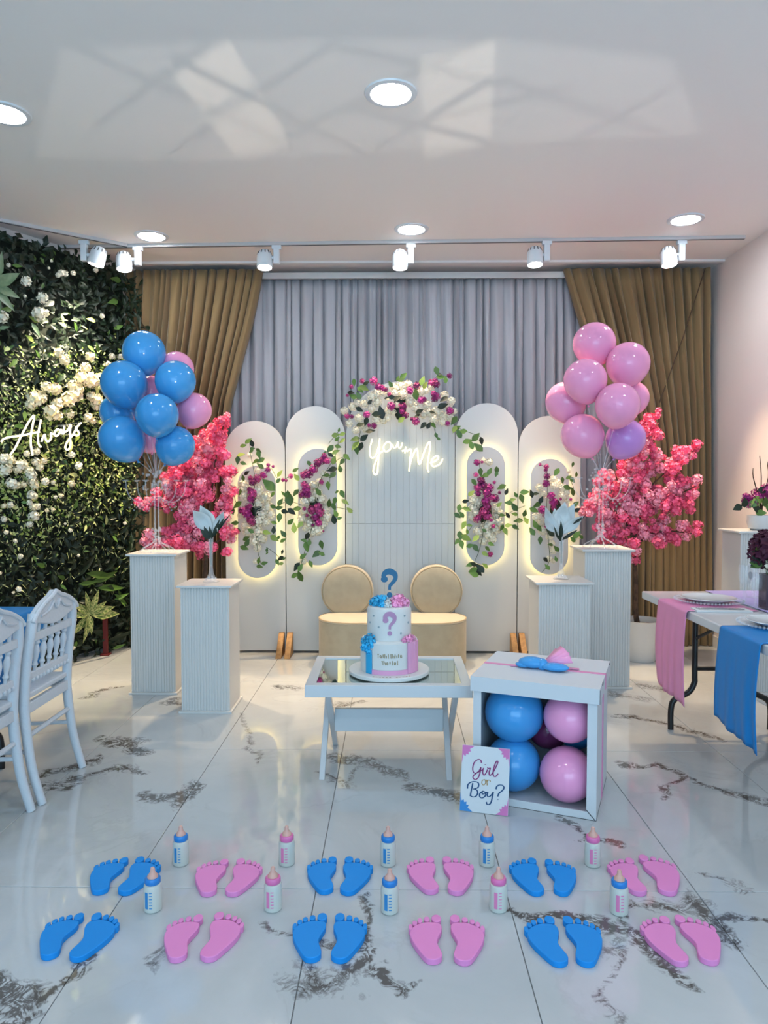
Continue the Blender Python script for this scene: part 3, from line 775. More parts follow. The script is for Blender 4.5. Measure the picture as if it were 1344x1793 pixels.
arrangement('flower_spray', 'white and magenta flower spray right of the centre board', OB, SB,
  [(370,330,40),(310,315,32),(220,700,54),(260,730,54),(210,790,56),(200,870,46),(440,780,46),(480,840,46),(460,920,54),(390,920,60),(340,960,60),(430,990,60),(360,1040,56),(400,1080,50),(260,1010,54),(310,1110,42),(250,900,40),(300,640,40),(320,600,30),(440,850,46),(240,830,40)],
  [(250,335,32),(300,330,16),(240,455,26),(290,510,38),(260,580,42),(310,560,46),(380,580,40),(350,630,46),(430,690,42),(390,680,40),(340,710,44),(350,770,44),(320,820,46),(350,860,46),(250,890,38),(270,870,30),(420,530,18),(380,1235,30),(265,640,30),(470,630,18),(390,900,18),(410,960,22)],
  [(285,430,34),(330,460,36),(375,420,34),(445,415,36),(440,450,26),(225,530,34),(490,575,32),(195,635,28),(140,715,28),(145,790,34),(75,785,34),(60,855),(100,845),(120,950,34),(155,1010,26),(85,1055,34),(55,1110),(100,1140,34),(145,1075,38),(235,1080,36),(185,1150,34),(240,1175,38),(390,1135,30),(355,1180,30),(330,1230),(215,1330),(280,1370,48),(210,1390,36),(220,1430,34),(330,1345,32),(265,1410,34),(175,1340,30),(470,745,28),(500,850,24),(550,850,26),(495,975,32),(530,1010,32),(560,950),(540,620),(560,730,34),(600,700,32),(615,770,34),(620,840),(690,690,36),(655,905,36),(720,830,34),(630,970,32),(730,900,36),(745,910,24),(240,85,44),(160,125,36),(195,160,34),(265,185,40),(295,125,30),(75,55,34),(110,30,32),(30,10,30),(630,650,24),(320,1000,24),(180,950,24)],
  YA, [[(30,-20),(120,20),(230,60),(280,80)], [(270,330),(300,500),(340,700),(320,950),(280,1170),(230,1300)], [(540,850),(620,800),(720,760)], [(60,1090),(140,1040),(200,960)], [(60,820),(140,760)], [(430,830),(490,850),(560,850)]], 23)
arrangement('flower_spray', 'cream and magenta flower spray on the far right capsule behind the lily', OB, SB,
  [(865,580,44),(1000,500,44),(1040,540,46),(1100,590,50),(1010,560,44),(1090,660,46),(1150,700,38),(900,650,40),(830,870,44),(870,930,44),(890,1010,44),(960,1060,42),(980,1130,40),(1000,1200,38),(960,1280,36),(1220,780,38),(1200,1080,34),(1250,1060,34),(1130,620,40),(1000,1300,28),(1150,420,22)],
  [(870,355,16),(930,375,28),(935,470,34),(930,540,38),(980,660,40),(1000,720,44),(890,800,40),(930,850,36),(960,900,32),(940,950,34),(1170,695,16),(1070,695,16),(925,410,22),(1000,770,30)],
  [(1030,430,36),(1090,510,28),(1185,505,28),(1190,355,20),(1190,620,32),(720,625,34),(785,640,34),(830,640,22),(840,750,32),(810,800,42),(880,700,36),(820,940,36),(860,980,36),(790,1010,34),(870,1100,34),(970,1020,42),(925,1290,28),(1025,1280,24),(970,1140,24),(1030,1180,26),(940,1360,24),(1220,740,26),(1235,800,24),(1230,1040,34),(1190,1090,30),(1270,1060,26),(1140,580,34),(1150,480,24),(1225,450,22)],
  YA, [[(870,360),(930,400),(940,600),(930,850),(950,1100),(960,1300),(890,1410)], [(1140,470),(1190,560),(1200,640)]], 24)
OC, SCC = (590, 640), 6.109
arrangement('arch_garland', 'thick garland of white and magenta blooms over the centre arch', OC, SCC,
  [(75,485,48),(170,440,52),(130,620,44),(210,400,46),(290,410,50),(230,560,50),(370,330,54),(420,310,54),(490,290,46),(430,390,58),(370,460,44),(490,580,52),(420,580,50),(200,690,44),(300,680,42),(550,480,46),(640,240,56),(700,230,56),(760,200,48),(700,310,58),(620,300,50),(780,390,58),(850,460,58),(920,520,54),(960,420,54),(900,280,48),(950,270,40),(1030,580,52),(1150,320,52),(1220,380,48),(1070,480,58),(1130,540,54),(1250,490,38),(1210,560,48),(1130,600,48),(1010,230,40),(590,230,38),(640,420,40),(540,560,38),(600,500,36),(260,640,40),(980,500,46),(1190,440,46)],
  [(150,225,26),(110,320,18),(270,165,28),(390,165,44),(440,230,38),(480,240,35),(520,260,28),(105,540,30),(155,545,25),(315,525,40),(395,645,34),(340,640,24),(580,435,44),(700,440,44),(730,535,38),(780,265,42),(850,215,42),(1010,185,38),(1060,200,42),(1050,160,28),(1200,110,30),(890,370,42),(930,360,28),(1030,300,32),(1060,330,42),(1040,355,38),(840,595,44),(1205,485,42),(1180,620,28),(800,570,22),(560,310,26),(690,490,30)],
  [(470,500,60,1),(430,520,40,1),(1130,430,46,1),(240,470,40,1),(350,390,30,1),(310,600,34,1),(250,630,40,1),(355,700,38,1),(880,490,36,1),(920,640,34,1),(710,110,34),(690,150,36),(650,140,28),(910,160,44),(940,210,34),(840,305,44),(570,200,36),(1065,60,36),(1110,120,40),(1160,150,36),(1090,90,28),(290,240,42),(180,180,30),(170,330,34),(230,320,34),(250,260,34),(150,290,30),(190,785,44),(190,860,46),(250,870,42),(210,910,38),(290,770,38),(1030,640,28),(980,640,38,1),(1060,750,22),(1080,780,18),(1140,360,34,1),(1020,500,30,1),(590,340,34,1),(640,350,34,1),(1275,670,46),(1300,730,40),(1250,590,40),(690,575,34),(850,540,30,1),(540,350,30,1),(310,190,30,1)],
  YA + .02, [[(250,700),(230,800),(210,900)], [(1030,600),(1045,700),(1080,790)], [(1020,240),(1080,100),(1065,50)], [(1080,140),(1190,110)], [(180,400),(160,300),(140,220)]], 25, lm_dark)

# ------------------------------------------------------------------ loveseat with two round backs
YS = 5.28; zs = .355
xl, xr = aty(558, 1110, YS).x, aty(816, 1110, YS).x
cs = Vector(((xl + xr) / 2, YS, 0)); HW = (xr - xl) / 2; RD = .25
def pill(hw, r, n=14):
    return [(hw - r + r * math.sin(PI * k / n), -r * math.cos(PI * k / n)) for k in range(n + 1)] + \
           [(-hw + r - r * math.sin(PI * k / n), r * math.cos(PI * k / n)) for k in range(n + 1)]
t = thing('loveseat', 'beige velvet loveseat with two round backs before the white panels', 'sofa', cs)
obj('seat_base', MB().prism(pill(HW, RD), 'z', .02, zs - .014), t, m_sofa, bevel=.008)
obj('plinth', MB().prism(pill(HW - .03, RD - .03), 'z', 0, .022), t, m_black)
b = MB(); outs = [(HW - .002, zs - .016), (HW + .002, zs - .010), (HW - .008, zs - .004), (HW - .04, zs + .006), (HW - .12, zs + .012)]
rings = []; vs = []; fs = []
for hw, z in outs:
    rr = RD - (HW - hw); rings.append([(x, y, z) for x, y in pill(hw, rr)])
for q in rings: vs += q
n = len(rings[0])
for k in range(len(rings) - 1):
    for i in range(n): fs.append((k*n+i, k*n+(i+1)%n, (k+1)*n+(i+1)%n, (k+1)*n+i))
fs.append(tuple(range((len(rings)-1)*n, len(rings)*n)))
obj('seat_cushion', b.add(vs, fs), t, m_rim)
obj('seat_piping', MB().tube([(x, y, zs - .006) for x, y in pill(HW - .004, RD - .004)], .005, 6, closed=True), t, m_pipe)
for px in (608, 763.5):
    p = aty(px, 1034, 5.43); R_ = .198; zc = p.z
    n = 40; cut = zs - .01 - zc
    def disc(R2, y):
        a0 = math.asin(max(-1, cut / R2)); out = []
        for k in range(n + 1):
            a = a0 + (PI - 2 * a0) * k / n
            out.append((R2 * math.cos(a), y, R2 * math.sin(a)))
        return out
    lay = [disc(R_ - .01, .05), disc(R_, .035), disc(R_, -.035), disc(R_ - .006, -.05)]
    vs = sum(lay, []); m1 = n + 1; fs = [tuple(range(m1)), tuple(range(4*m1-1, 3*m1-1, -1))]
    for k in range(3):
        for i in range(m1): fs.append((k*m1+i, k*m1+(i+1)%m1, (k+1)*m1+(i+1)%m1, (k+1)*m1+i))
    bk = obj('backrest', MB().add(vs, fs), t, m_rim, loc=Vector((p.x - cs.x, p.y - cs.y, zc)))
    lay = [disc(R_ - .010, -.048), disc(R_ - .016, -.062), disc(R_ - .045, -.072), disc(R_ - .1, -.076)]
    vs = sum(lay, []); fs = [tuple(range(m1)), tuple(range(4*m1-1, 3*m1-1, -1))]
    for k in range(3):
        for i in range(m1): fs.append((k*m1+i, k*m1+(i+1)%m1, (k+1)*m1+(i+1)%m1, (k+1)*m1+i))
    obj('back_pad', MB().add(vs, fs), bk, m_sofa)
    d = disc(R_ - .008, -.053)
    obj('back_piping', MB().tube(d, .005, 6), bk, m_pipe)

# ------------------------------------------------------------------ coffee table and cake
ZT_ = .445
A = atz(533, 1200, ZT_); B = atz(827, 1200, ZT_); D_ = atz(560, 1148, ZT_); 
ct = Vector(((A.x + B.x) / 2, (A.y + D_.y) / 2, 0)); hx = (B.x - A.x) / 2; hy = (D_.y - A.y) / 2
t = thing('coffee_table', 'white cross-legged coffee table with a mirror top', 'table', ct)
obj('top_frame', MB().box(-hx, hx, -hy, -hy + .045, ZT_ - .055, ZT_).box(-hx, hx, hy - .045, hy, ZT_ - .055, ZT_)
    .box(-hx, -hx + .045, -hy + .045, hy - .045, ZT_ - .055, ZT_).box(hx - .045, hx, -hy + .045, hy - .045, ZT_ - .055, ZT_), t, m_lacq, bevel=.002)
obj('mirror_top', MB().box(-hx + .045, hx - .045, -hy + .045, hy - .045, ZT_ - .02, ZT_ - .006), t, m_mirror)
obj('underboard', MB().box(-hx + .045, hx - .045, -hy + .045, hy - .045, ZT_ - .05, ZT_ - .022), t, m_lacq)
for sx in (-1, 1):
    x = sx * (hx - .085)
    for s2 in (-1, 1):
        xx = x + s2 * .014
        y0, y1 = s2 * (hy - .06), -s2 * (hy - .06)
        w_ = .045
        obj('leg', MB().prism([(y0 - w_/2, 0), (y0 + w_/2, 0), (y1 + w_/2, ZT_ - .055), (y1 - w_/2, ZT_ - .055)], 'x', xx - .013, xx + .013), t, m_lacq, bevel=.002)
obj('stretcher', MB().box(-hx + .112, hx - .112, -.012, .012, .145, .255), t, m_lacq, bevel=.002)
zb = ZT_
cc = atz(681, 1169, zb + .02); cc.z = zb + .0005
t = thing('cake', 'two-tier white cake with blue and pink trim on a round board', 'cake', cc)
rb = .192
obj('cake_board', MB().lathe([(rb - .003, 0), (rb, .003), (rb, .016), (rb - .003, .019), (0, .019)], 56), t, m_ice)
z1 = .019; h1 = .150; R1 = .137; z2 = z1 + h1; h2 = .152; R2 = .105
def tier(R, z, h):
    return MB().lathe([(R, z), (R, z + h - .016), (R - .005, z + h - .005), (R - .016, z + h), (0, z + h)], 56)
lt = obj('lower_tier', tier(R1, z1, h1), t, m_ice)
obj('upper_tier', tier(R2, z2, h2), t, m_ice)
def cylpatch(b, r, a0, a1, z0, z1, th=.0015, n=10, slant=0):
    vs = []; fs = []
    for k in range(n + 1):
        a = a0 + (a1 - a0) * k / n
        for rr, z in ((r, z0), (r, z1), (r + th, z1 + slant), (r + th, z0)):
            vs.append((rr * math.sin(a), -rr * math.cos(a), z))
    for k in range(n):
        for i in range(4): fs.append((k*4+i, k*4+(i+1)%4, (k+1)*4+(i+1)%4, (k+1)*4+i))
    fs += [(0, 1, 2, 3), (n*4+3, n*4+2, n*4+1, n*4)]
    return b.add(vs, fs)
obj('pink_band', cylpatch(MB(), R1, -.62, .66, z1, z1 + .022, .004), t, m_icepink)
obj('name_plaque', cylpatch(MB(), R1, -.58, .60, z1 + .022, z1 + h1 - .006, .005), t, m_ice, bevel=.002)
obj('blue_ribbon', cylpatch(MB(), R1, -.86, -.60, z1, z1 + h1 * .62, .007), t, m_iceblue, bevel=.003)
for a0, a1 in ((.66, .80), (.80, .97), (.97, 1.12), (1.12, 1.25)):
    obj('pink_drape', cylpatch(MB(), R1, a0, a1, z1, z1 + h1 - .004, random.uniform(.006, .011)), t, m_icepink, bevel=.003)
def qmark(b, cx, cz, s, y, th, serif=True):
    st = spline([(-.29, .60), (-.33, .74), (-.18, .95), (.05, 1.0), (.30, .86), (.34, .62), (.20, .40), (.04, .22), (.02, .0)], 4)
    wd = [.05, .07, .08, .09, .10, .12, .14, .14, .15, .155, .16, .165, .17, .17, .165, .16, .15, .14, .13, .12, .115, .11, .105, .10, .10, .10, .095, .09, .085, .08, .08, .08, .08]
    top = []; bot = []
    P = [Vector((p[0], p[1], 0)) for p in st]
    for i, p in enumerate(P):
        d = (P[min(i+1, len(P)-1)] - P[max(i-1, 0)]).normalized(); nn = Vector((-d.y, d.x, 0)); w_ = wd[min(i, 32)]
        top.append(p + nn * w_); bot.append(p - nn * w_)
    def V(p, yy): return (cx + p.x * s, yy, cz + p.y * s)
    n = len(P); vs = [V(p, y) for p in top] + [V(p, y) for p in bot] + [V(p, y - th) for p in top] + [V(p, y - th) for p in bot]
    fs = []
    for i in range(n - 1):
        fs += [(i, i+1, n+i+1, n+i), (2*n+i, 3*n+i, 3*n+i+1, 2*n+i+1), (i, 2*n+i, 2*n+i+1, i+1), (n+i, n+i+1, 3*n+i+1, 3*n+i)]
    fs += [(0, n, 3*n, 2*n), (n-1, 3*n-1, 4*n-1, 2*n-1)]
    b.add(vs, fs)
    for q in ((-.30, .50),) if serif else ():
        b.prism([(cx + s * (q[0] + .04 + .19 * math.cos(2*PI*k/16)), cz + s * (q[1] + .08 + .17 * math.sin(2*PI*k/16))) for k in range(16)], 'y', y - th * 1.25, y + .0003)
    b.prism([(cx + s * (.02 + .15 * math.cos(2*PI*k/20)), cz + s * (-.28 + .15 * math.sin(2*PI*k/20))) for k in range(20)], 'y', y - th, y)
    return b
zt = z2 + h2
tp = obj('question_topper', qmark(MB(), 0, zt + .075, .087, -.01, .006), t, m_teal)
obj('topper_stick', MB().tube([(0, -.013, zt - .02), (0, -.013, zt + .05)], .003, 6), t, m_ice)
obj('question_mark', qmark(MB(), .002, z2 + .058, .070, -R2 - .0005, .004), t, m_mauve)
dm = MB()
for a, z in ((-.75, .115), (-1.0, .08), (-.47, .065), (.75, .115), (1.0, .08), (.55, .035)):
    x, y = (R2 + .001) * math.sin(a), -(R2 + .001) * math.cos(a)
    M = uz((math.sin(a), -math.cos(a), 0)); M.translation = (x, y, z2 + z)
    dm.lathe([(0, .002), (.005, .0015), (.0055, 0), (0, 0)], 8, M=M)
stuff(obj('sugar_dots', dm, t, m_dot))
m_s1 = mat('blue buttercream', (0.03, 0.42, 0.74), 0.5, vary=.2); m_s2 = mat('pink buttercream', (0.78, 0.30, 0.52), 0.5, vary=.25)
bs1, bs2, bs3 = bloom_mesh('rosette', m_s1, 30, .4, 4), bloom_mesh('rosette', m_s2, 30, .4, 4), bloom_mesh('rosette', m_ice, 30, .4, 4)
for x, y, z, r, me in ((-.062, -.02, zt + .014, .030, bs1), (-.032, -.01, zt + .02, .032, bs1), (-.05, .035, zt + .012, .03, bs1), (-.075, .01, zt + .006, .022, bs1), (-.03, -.055, zt + .01, .018, bs1),
        (.042, .0, zt + .02, .033, bs2), (.068, -.015, zt + .012, .028, bs2), (.05, .04, zt + .014, .03, bs2), (.028, -.05, zt + .01, .022, bs2), (.05, -.05, zt + .006, .018, bs2), (-.008, -.055, zt + .012, .022, bs3), (.008, .03, zt + .012, .028, bs3),
        (-.088, -.085, z2 + .006, .026, bs1), (-.105, -.062, z2 - .008, .026, bs1), (-.075, -.105, z2 - .016, .022, bs1), (-.105, -.085, z2 - .03, .024, bs1), (-.092, -.10, z2 - .048, .018, bs1), (-.118, -.06, z2 - .04, .016, bs1),
        (.088, -.085, z2 + .006, .020, bs2), (.105, -.06, z2 + .004, .020, bs2), (.07, -.1, z2 + .002, .014, bs2)):
    obj('rosette', me, t, loc=(x, y, z), rot=rrot(), scale=r)
lt_ = MB(); rl = random.Random(5)                # illegible gold script in two short lines on the plaque
for row, (z, a0, a1, k) in enumerate(((z1 + .086, -.40, .44, 10), (z1 + .054, -.26, .32, 7))):
    for i in range(k):
        a = a0 + (a1 - a0) * (i + .5) / k; hw = (a1 - a0) / k * .36; hh = rl.uniform(.010, .015); r = R1 + .0052
        g = rl.choice('olnhta' if i else 'CT')
        o_ = [(a + hw * .8 * math.cos(q * PI / 3), z + .001 + .0065 * math.sin(q * PI / 3)) for q in range(7)]
        pts = {'o': o_, 'a': o_ + [(a + hw, z - .006)], 'C': [(a + hw, z + .009), (a, z + .012), (a - hw, z + .004), (a, z - .006), (a + hw, z - .003)], 'T': [(a - hw, z + .011), (a + hw, z + .011), (a, z + .011), (a, z - .006)],
               'l': [(a, z + .014), (a, z - .006), (a + hw * .6, z - .005)], 'n': [(a - hw, z - .006), (a - hw, z + .006), (a, z + .008), (a + hw * .8, z + .004), (a + hw * .8, z - .006)],
               'h': [(a - hw, z + .014), (a - hw, z - .006), (a - hw, z + .004), (a + hw * .7, z + .006), (a + hw * .8, z - .006)], 't': [(a, z + .012), (a, z - .005), (a, z + .005), (a - hw * .7, z + .005), (a + hw * .8, z + .005)]}[g]
        lt_.tube([(r * math.sin(q), -r * math.cos(q), zz) for q, zz in pts], .0018, 4)
obj('gold_script', lt_, t, m_gold)
bt = MB()
for k in range(12):
    a = -.42 + .09 * k
    if k in (6,): continue
    r = rb - .018; bt.box(-.0045, .0045, -.002, .002, .0188, .0198, Matrix.Translation((r * math.sin(a), -r * math.cos(a), 0)) @ Matrix.Rotation(a, 4, 'Z'))
obj('board_script', bt, t, m_gold)

# ------------------------------------------------------------------ pedestals
def pedestal(pxl, pxr, pyb, pyt, label, rot=0.0, depth=None, vase=False):
    p = atz((pxl + pxr) / 2, pyb); Y = p.y
    a, b = aty(pxl, pyb, Y), aty(pxr, pyb, Y); hw = (b.x - a.x) / 2; z = aty((pxl + pxr) / 2, pyt, Y).z
    dp = depth or 2 * hw
    c = Vector(((a.x + b.x) / 2, Y + dp / 2, 0))
    t = thing('pedestal', label, 'pedestal', c, rot, 'white fluted pedestals')
    hd = dp / 2
    obj('body', MB().box(-hw, hw, -hd + .008, hd, .015, z - .012), t, m_white, bevel=.002)
    n = int(round(2 * hw / .0165)); pr = []
    for i in range(n):
        x0 = -hw + 2 * hw * i / n; q = 2 * hw / n
        for f, y in ((.0, .0045), (.12, .0), (.58, .0), (.70, .0045)): pr.append((x0 + q * f, -hd + .002 + y))
    pr += [(hw, -hd + .0065), (hw, -hd + .0085), (-hw, -hd + .0085)]
    obj('fluted_front', MB().prism(pr, 'z', .015, z - .014), t, m_white, smooth=False)
    obj('base_plate', MB().box(-hw - .014, hw + .014, -hd - .012, hd + .014, 0, .014), t, m_white, bevel=.002)
    obj('cap', MB().box(-hw - .02, hw + .02, -hd - .018, hd + .02, z - .014, z), t, m_white, bevel=.003)
    return c, z
PL1, zL1 = pedestal(230, 307, 1216, 970, 'tall white fluted pedestal on the left, carrying the blue balloon stand')
PL2, zL2 = pedestal(317.5, 402, 1249, 1025, 'short white fluted pedestal on the left, carrying a white lily')
PR1, zR1 = pedestal(1021, 1102, 1206, 962, 'tall white fluted pedestal on the right, carrying the pink balloon stand')
PR2, zR2 = pedestal(941, 1031, 1232, 1020, 'short white fluted pedestal behind the gift box, carrying a white lily')
pq = atz(1330, 1190); 
PR3, zR3 = pedestal(1291, 1362, 1216, 930, 'white fluted pedestal against the right wall with a potted plant')

# ------------------------------------------------------------------ balloons and their stands
BPROF = []
for k in range(19):
    a = PI * k / 18; z = -math.cos(a); r = math.sin(a)
    if z < 0: r *= 1 - .16 * (-z) ** 2.0; z *= 1.14
    BPROF.append((max(r, 0.0), z))
BPROF[0] = (.035, -1.145)
def balloon_mesh(m):
    b = MB().lathe(BPROF, 28)
    return b.mesh('skin', m, True, 80)
bm_ = {k: balloon_mesh(m) for k, m in (('b', m_bblue), ('p', m_bpink), ('l', m_blav), ('d', m_bdark))}
knots = {k: MB().lathe([(.03, -1.13), (.045, -1.16), (.03, -1.19), (.075, -1.25), (.05, -1.26), (0, -1.22)], 12).mesh('knot', m, True)
         for k, m in (('b', m_bblue), ('p', m_bpink), ('l', m_blav), ('d', m_bdark))}
def balloon(kind, c, r, d, label, group):
    t = thing('balloon', label, 'balloon', c, 0, group)
    t.rotation_euler = uz(d).to_quaternion().to_euler()
    t.scale = (r, r, r)
    obj('skin', bm_[kind], t); obj('knot', knots[kind], t)
    return t
def stand(px, top_px, ped, zp, label, balls, group):
    Y = ped.y
    base = aty(px, top_px, Y); c = Vector((base.x, Y, zp))
    t = thing('balloon_stand', label, 'balloon stand', c, 0, 'clear balloon stands')
    for k in range(7):
        a = 2 * PI * k / 7 + .2; ca, sa = math.cos(a), math.sin(a)
        obj('foot_arc', MB().tube([(ca*.115, sa*.115, .005), (ca*.10, sa*.10, .022), (ca*.065, sa*.065, .042), (ca*.03, sa*.03, .058), (ca*.012, sa*.012, .085)], .0045, 6), t, m_acry)
    obj('base_ring', MB().tube([(math.cos(2*PI*k/28)*.115, math.sin(2*PI*k/28)*.115, .005) for k in range(28)], .005, 6, closed=True), t, m_acry)
    H = .46
    for dx in (-.012, .012):
        obj('pole', MB().tube([(dx, 0, .05), (dx, 0, H)], .006, 8), t, m_acry)
    r = random.Random(int(px)); cr = MB()
    for k in range(26):
        a = r.uniform(0, 6.3); rr = r.uniform(.012, .03); cr.ball((rr*math.cos(a), rr*math.sin(a), r.uniform(.07, .16)), r.uniform(.006, .011), 6, 4)
    stuff(obj('crystal_collar', cr, t, m_acry))
    cr = MB()
    for k in range(60):
        a = r.uniform(0, 6.3); rr = r.uniform(.02, .10); cr.ball((rr*math.cos(a), rr*math.sin(a), H - .02 + r.uniform(-.06, .09)), r.uniform(.006, .012), 6, 4)
    stuff(obj('crystal_cluster', cr, t, m_acry))
    for k in range(6):
        a = 2 * PI * k / 6 + .5; ca, sa = math.cos(a), math.sin(a)
        ar = obj('arm', MB().tube(spline([(ca*.02, sa*.02, H - .10), (ca*.10, sa*.10, H - .14), (ca*.17, sa*.17, H - .09), (ca*.19, sa*.19, H)], 4), .004, 6), t, m_acry)
        obj('cup', MB().lathe([(.008, H - .004), (.020, H + .002), (.022, H + .008), (.018, H + .008), (0, H + .002)], 14, c=(ca*.19, sa*.19, 0)), ar, m_acry)
        dr = MB()
        for q in range(5): dr.ball((ca*(.11+.015*q), sa*(.11+.015*q), H - .15 - .018 * (q % 3)), .006, 6, 4)
        stuff(obj('droplets', dr, ar, m_acry))
    hub = Vector((0, 0, H + .02))
    for (kind, x, y, rp, dy, lab) in balls:
        Yb = Y + dy; p = aty(x, y, Yb); rad = rp * Yb / FPX
        d = (p - (c + Vector((0, 0, H + .10))))
        dd = (d.normalized() + Vector((0, 0, .5))).normalized()
        balloon(kind, p, rad, dd, lab, group)
        kn = p - dd * rad * 1.2
        obj('stick', MB().tube([hub, (hub + (kn - c)) / 2 + Vector((0, 0, .01)), kn - c], .003, 6), t, m_acry)
    return t
stand(275, 955, PL1, zL1, 'clear crystal stand on the left pedestal under the blue balloons', [
    ('b', 252, 617, 37, .077, 'blue balloon at the very top of the left bouquet'),
    ('b', 217, 672, 40, -.06, 'large blue balloon, upper left of the left bouquet'),
    ('b', 307, 667, 35, -.05, 'blue balloon, upper right of the left bouquet'),
    ('b', 275, 726, 37, -.23, 'blue balloon front and centre of the left bouquet'),
    ('b', 206, 722, 31, .12, 'pale blue balloon half hidden at the left rim of the left bouquet'),
    ('b', 213, 768, 40, -.106, 'large blue balloon, lowest on the left side of the left bouquet'),
    ('b', 307, 780, 34, -.06, 'blue balloon, lowest on the right side of the left bouquet'),
    ('p', 309, 646, 30, .20, 'pink balloon behind the upper right blue balloon'),
    ('p', 340, 718, 30, .10, 'pink balloon at the right rim of the left bouquet'),
    ('p', 264, 688, 30, .213, 'pink balloon seen through the gap in the middle of the blue ones'),
    ('p', 262, 765, 27, .121, 'pink balloon low between the two lowest blue ones')], 'balloons of the left bouquet')
stand(1051, 945, PR1, zR1, 'clear crystal stand on the right pedestal under the pink balloons', [
    ('p', 1040, 602, 36.5, .124, 'pink balloon at the very top of the right bouquet'),
    ('p', 1099, 637, 37, .0, 'pink balloon, upper right of the right bouquet'),
    ('p', 1024, 666, 37, -.12, 'pink balloon below the top one in the right bouquet'),
    ('p', 990, 704, 35, .124, 'pink balloon at the left rim of the right bouquet'),
    ('p', 1081, 709, 38, -.246, 'pink balloon front and centre of the right bouquet'),
    ('p', 1106, 697, 29, .124, 'pink balloon half hidden at the right rim of the right bouquet'),
    ('p', 1019, 762, 37, -.005, 'pink balloon, lowest on the left of the right bouquet'),
    ('l', 1095, 768, 34, -.02, 'lavender balloon, lowest on the right of the right bouquet')], 'balloons of the right bouquet')

# ------------------------------------------------------------------ lilies in glass vases
def lily(px, pyb, ped, zp, flower, petals, leaves, lab1, lab2, vh, sc):
    Y = ped.y; c = aty(px, pyb, Y); c.z = zp
    t = thing('bud_vase', lab1, 'vase', c, 0, 'slim clear bud vases')
    obj('foot', MB().lathe([(.048, 0), (.05, .004), (.03, .022), (.016, .05), (.011, .09)], 24), t, m_acry)
    obj('flute', MB().lathe([(.011, .09), (.012, vh * .6), (.019, vh), (.016, vh), (.009, vh * .6), (.008, .095)], 20), t, m_acry)
    r = random.Random(int(px)); b = MB()
    for k in range(18): a = r.uniform(0, 6.3); rr = r.uniform(.008, .033); b.ball((rr*math.cos(a), rr*math.sin(a), .03 - rr * .6 + r.uniform(0, .01)), .006, 6, 4)
    stuff(obj('crystal_beads', b, t, m_acry))
    f = aty(*flower, Y)
    t2 = thing('lily', lab2, 'flower', f, 0, 'white lilies on the short pedestals')
    obj('stem', MB().tube([Vector((0, 0, c.z + .10)) + Vector((c.x - f.x, 0, -f.z)), Vector((c.x - f.x, 0, c.z + vh - f.z)), Vector((0, 0, 0))], .004, 6), t2, m_gstem)
    for (x, y, dy, W) in petals:
        e = aty(x, y, Y + dy) - f; L = e.length; N = 7; b = MB(); vs = []; fs = []
        d = e.normalized(); nn = Vector((0, -1, .35)); R = orient(d, nn)
        prof = [.22, .55, .85, 1.0, .95, .72, .38, .03]
        for i in range(N + 1):
            u = i / N; hw = W * L * prof[i] / 2; bend = .16 * L * math.sin(PI * u) - .18 * L * max(0, u - .6) * 2
            for q, s_ in ((-1, .35), (-.5, .10), (0, 0), (.5, .10), (1, .35)):
                vs.append(R @ Vector((q * hw, u * L, -bend + s_ * hw)))
        for i in range(N):
            for k in range(4): fs.append((i*5+k, i*5+k+1, (i+1)*5+k+1, (i+1)*5+k))
        o = obj('petal', b.add(vs, fs), t2, m_lily); s = o.modifiers.new('thick', 'SOLIDIFY'); s.thickness = .0015
    for (x0, y0, x1, y1, W) in leaves:
        a, e = aty(x0, y0, Y - .035) - f, aty(x1, y1, Y - .055) - f
        put_leaf(lm_dark, a, e - a, Vector((.1, -1, .3)), (e - a).length, t2, 'leaf', W)
lily(369.5, 1008, PL2, zL2, (371, 932),
     [(337, 893, -.05, .52), (352, 886, .02, .55), (394, 896, -.02, .42), (366, 905, .06, .5), (383, 925, -.06, .4)],
     [(368, 944, 350, 926, .9), (366, 944, 357, 922, .8), (372, 942, 384, 908, .34), (374, 940, 392, 905, .3), (371, 944, 366, 922, .6), (374, 938, 402, 900, .22)],
     'slim glass bud vase with crystal beads on the left short pedestal', 'white lily with dark leaves standing on the left short pedestal', .30, 1)
lily(982, 1003, PR2, zR2, (981, 934),
     [(950, 887, -.05, .30), (948, 909, -.07, .26), (987, 880, .03, .56), (1003, 884, .05, .5), (1021, 904, -.03, .40), (969, 892, .05, .5)],
     [(981, 945, 983, 912, .5), (984, 945, 1012, 927, .4), (976, 944, 970, 920, .3), (982, 948, 975, 935, .7), (984, 946, 996, 934, .5), (1002, 918, 1026, 902, .35)],
     'slim glass bud vase with crystal beads behind the gift box', 'white lily with dark leaves behind the gift box', .27, 1)

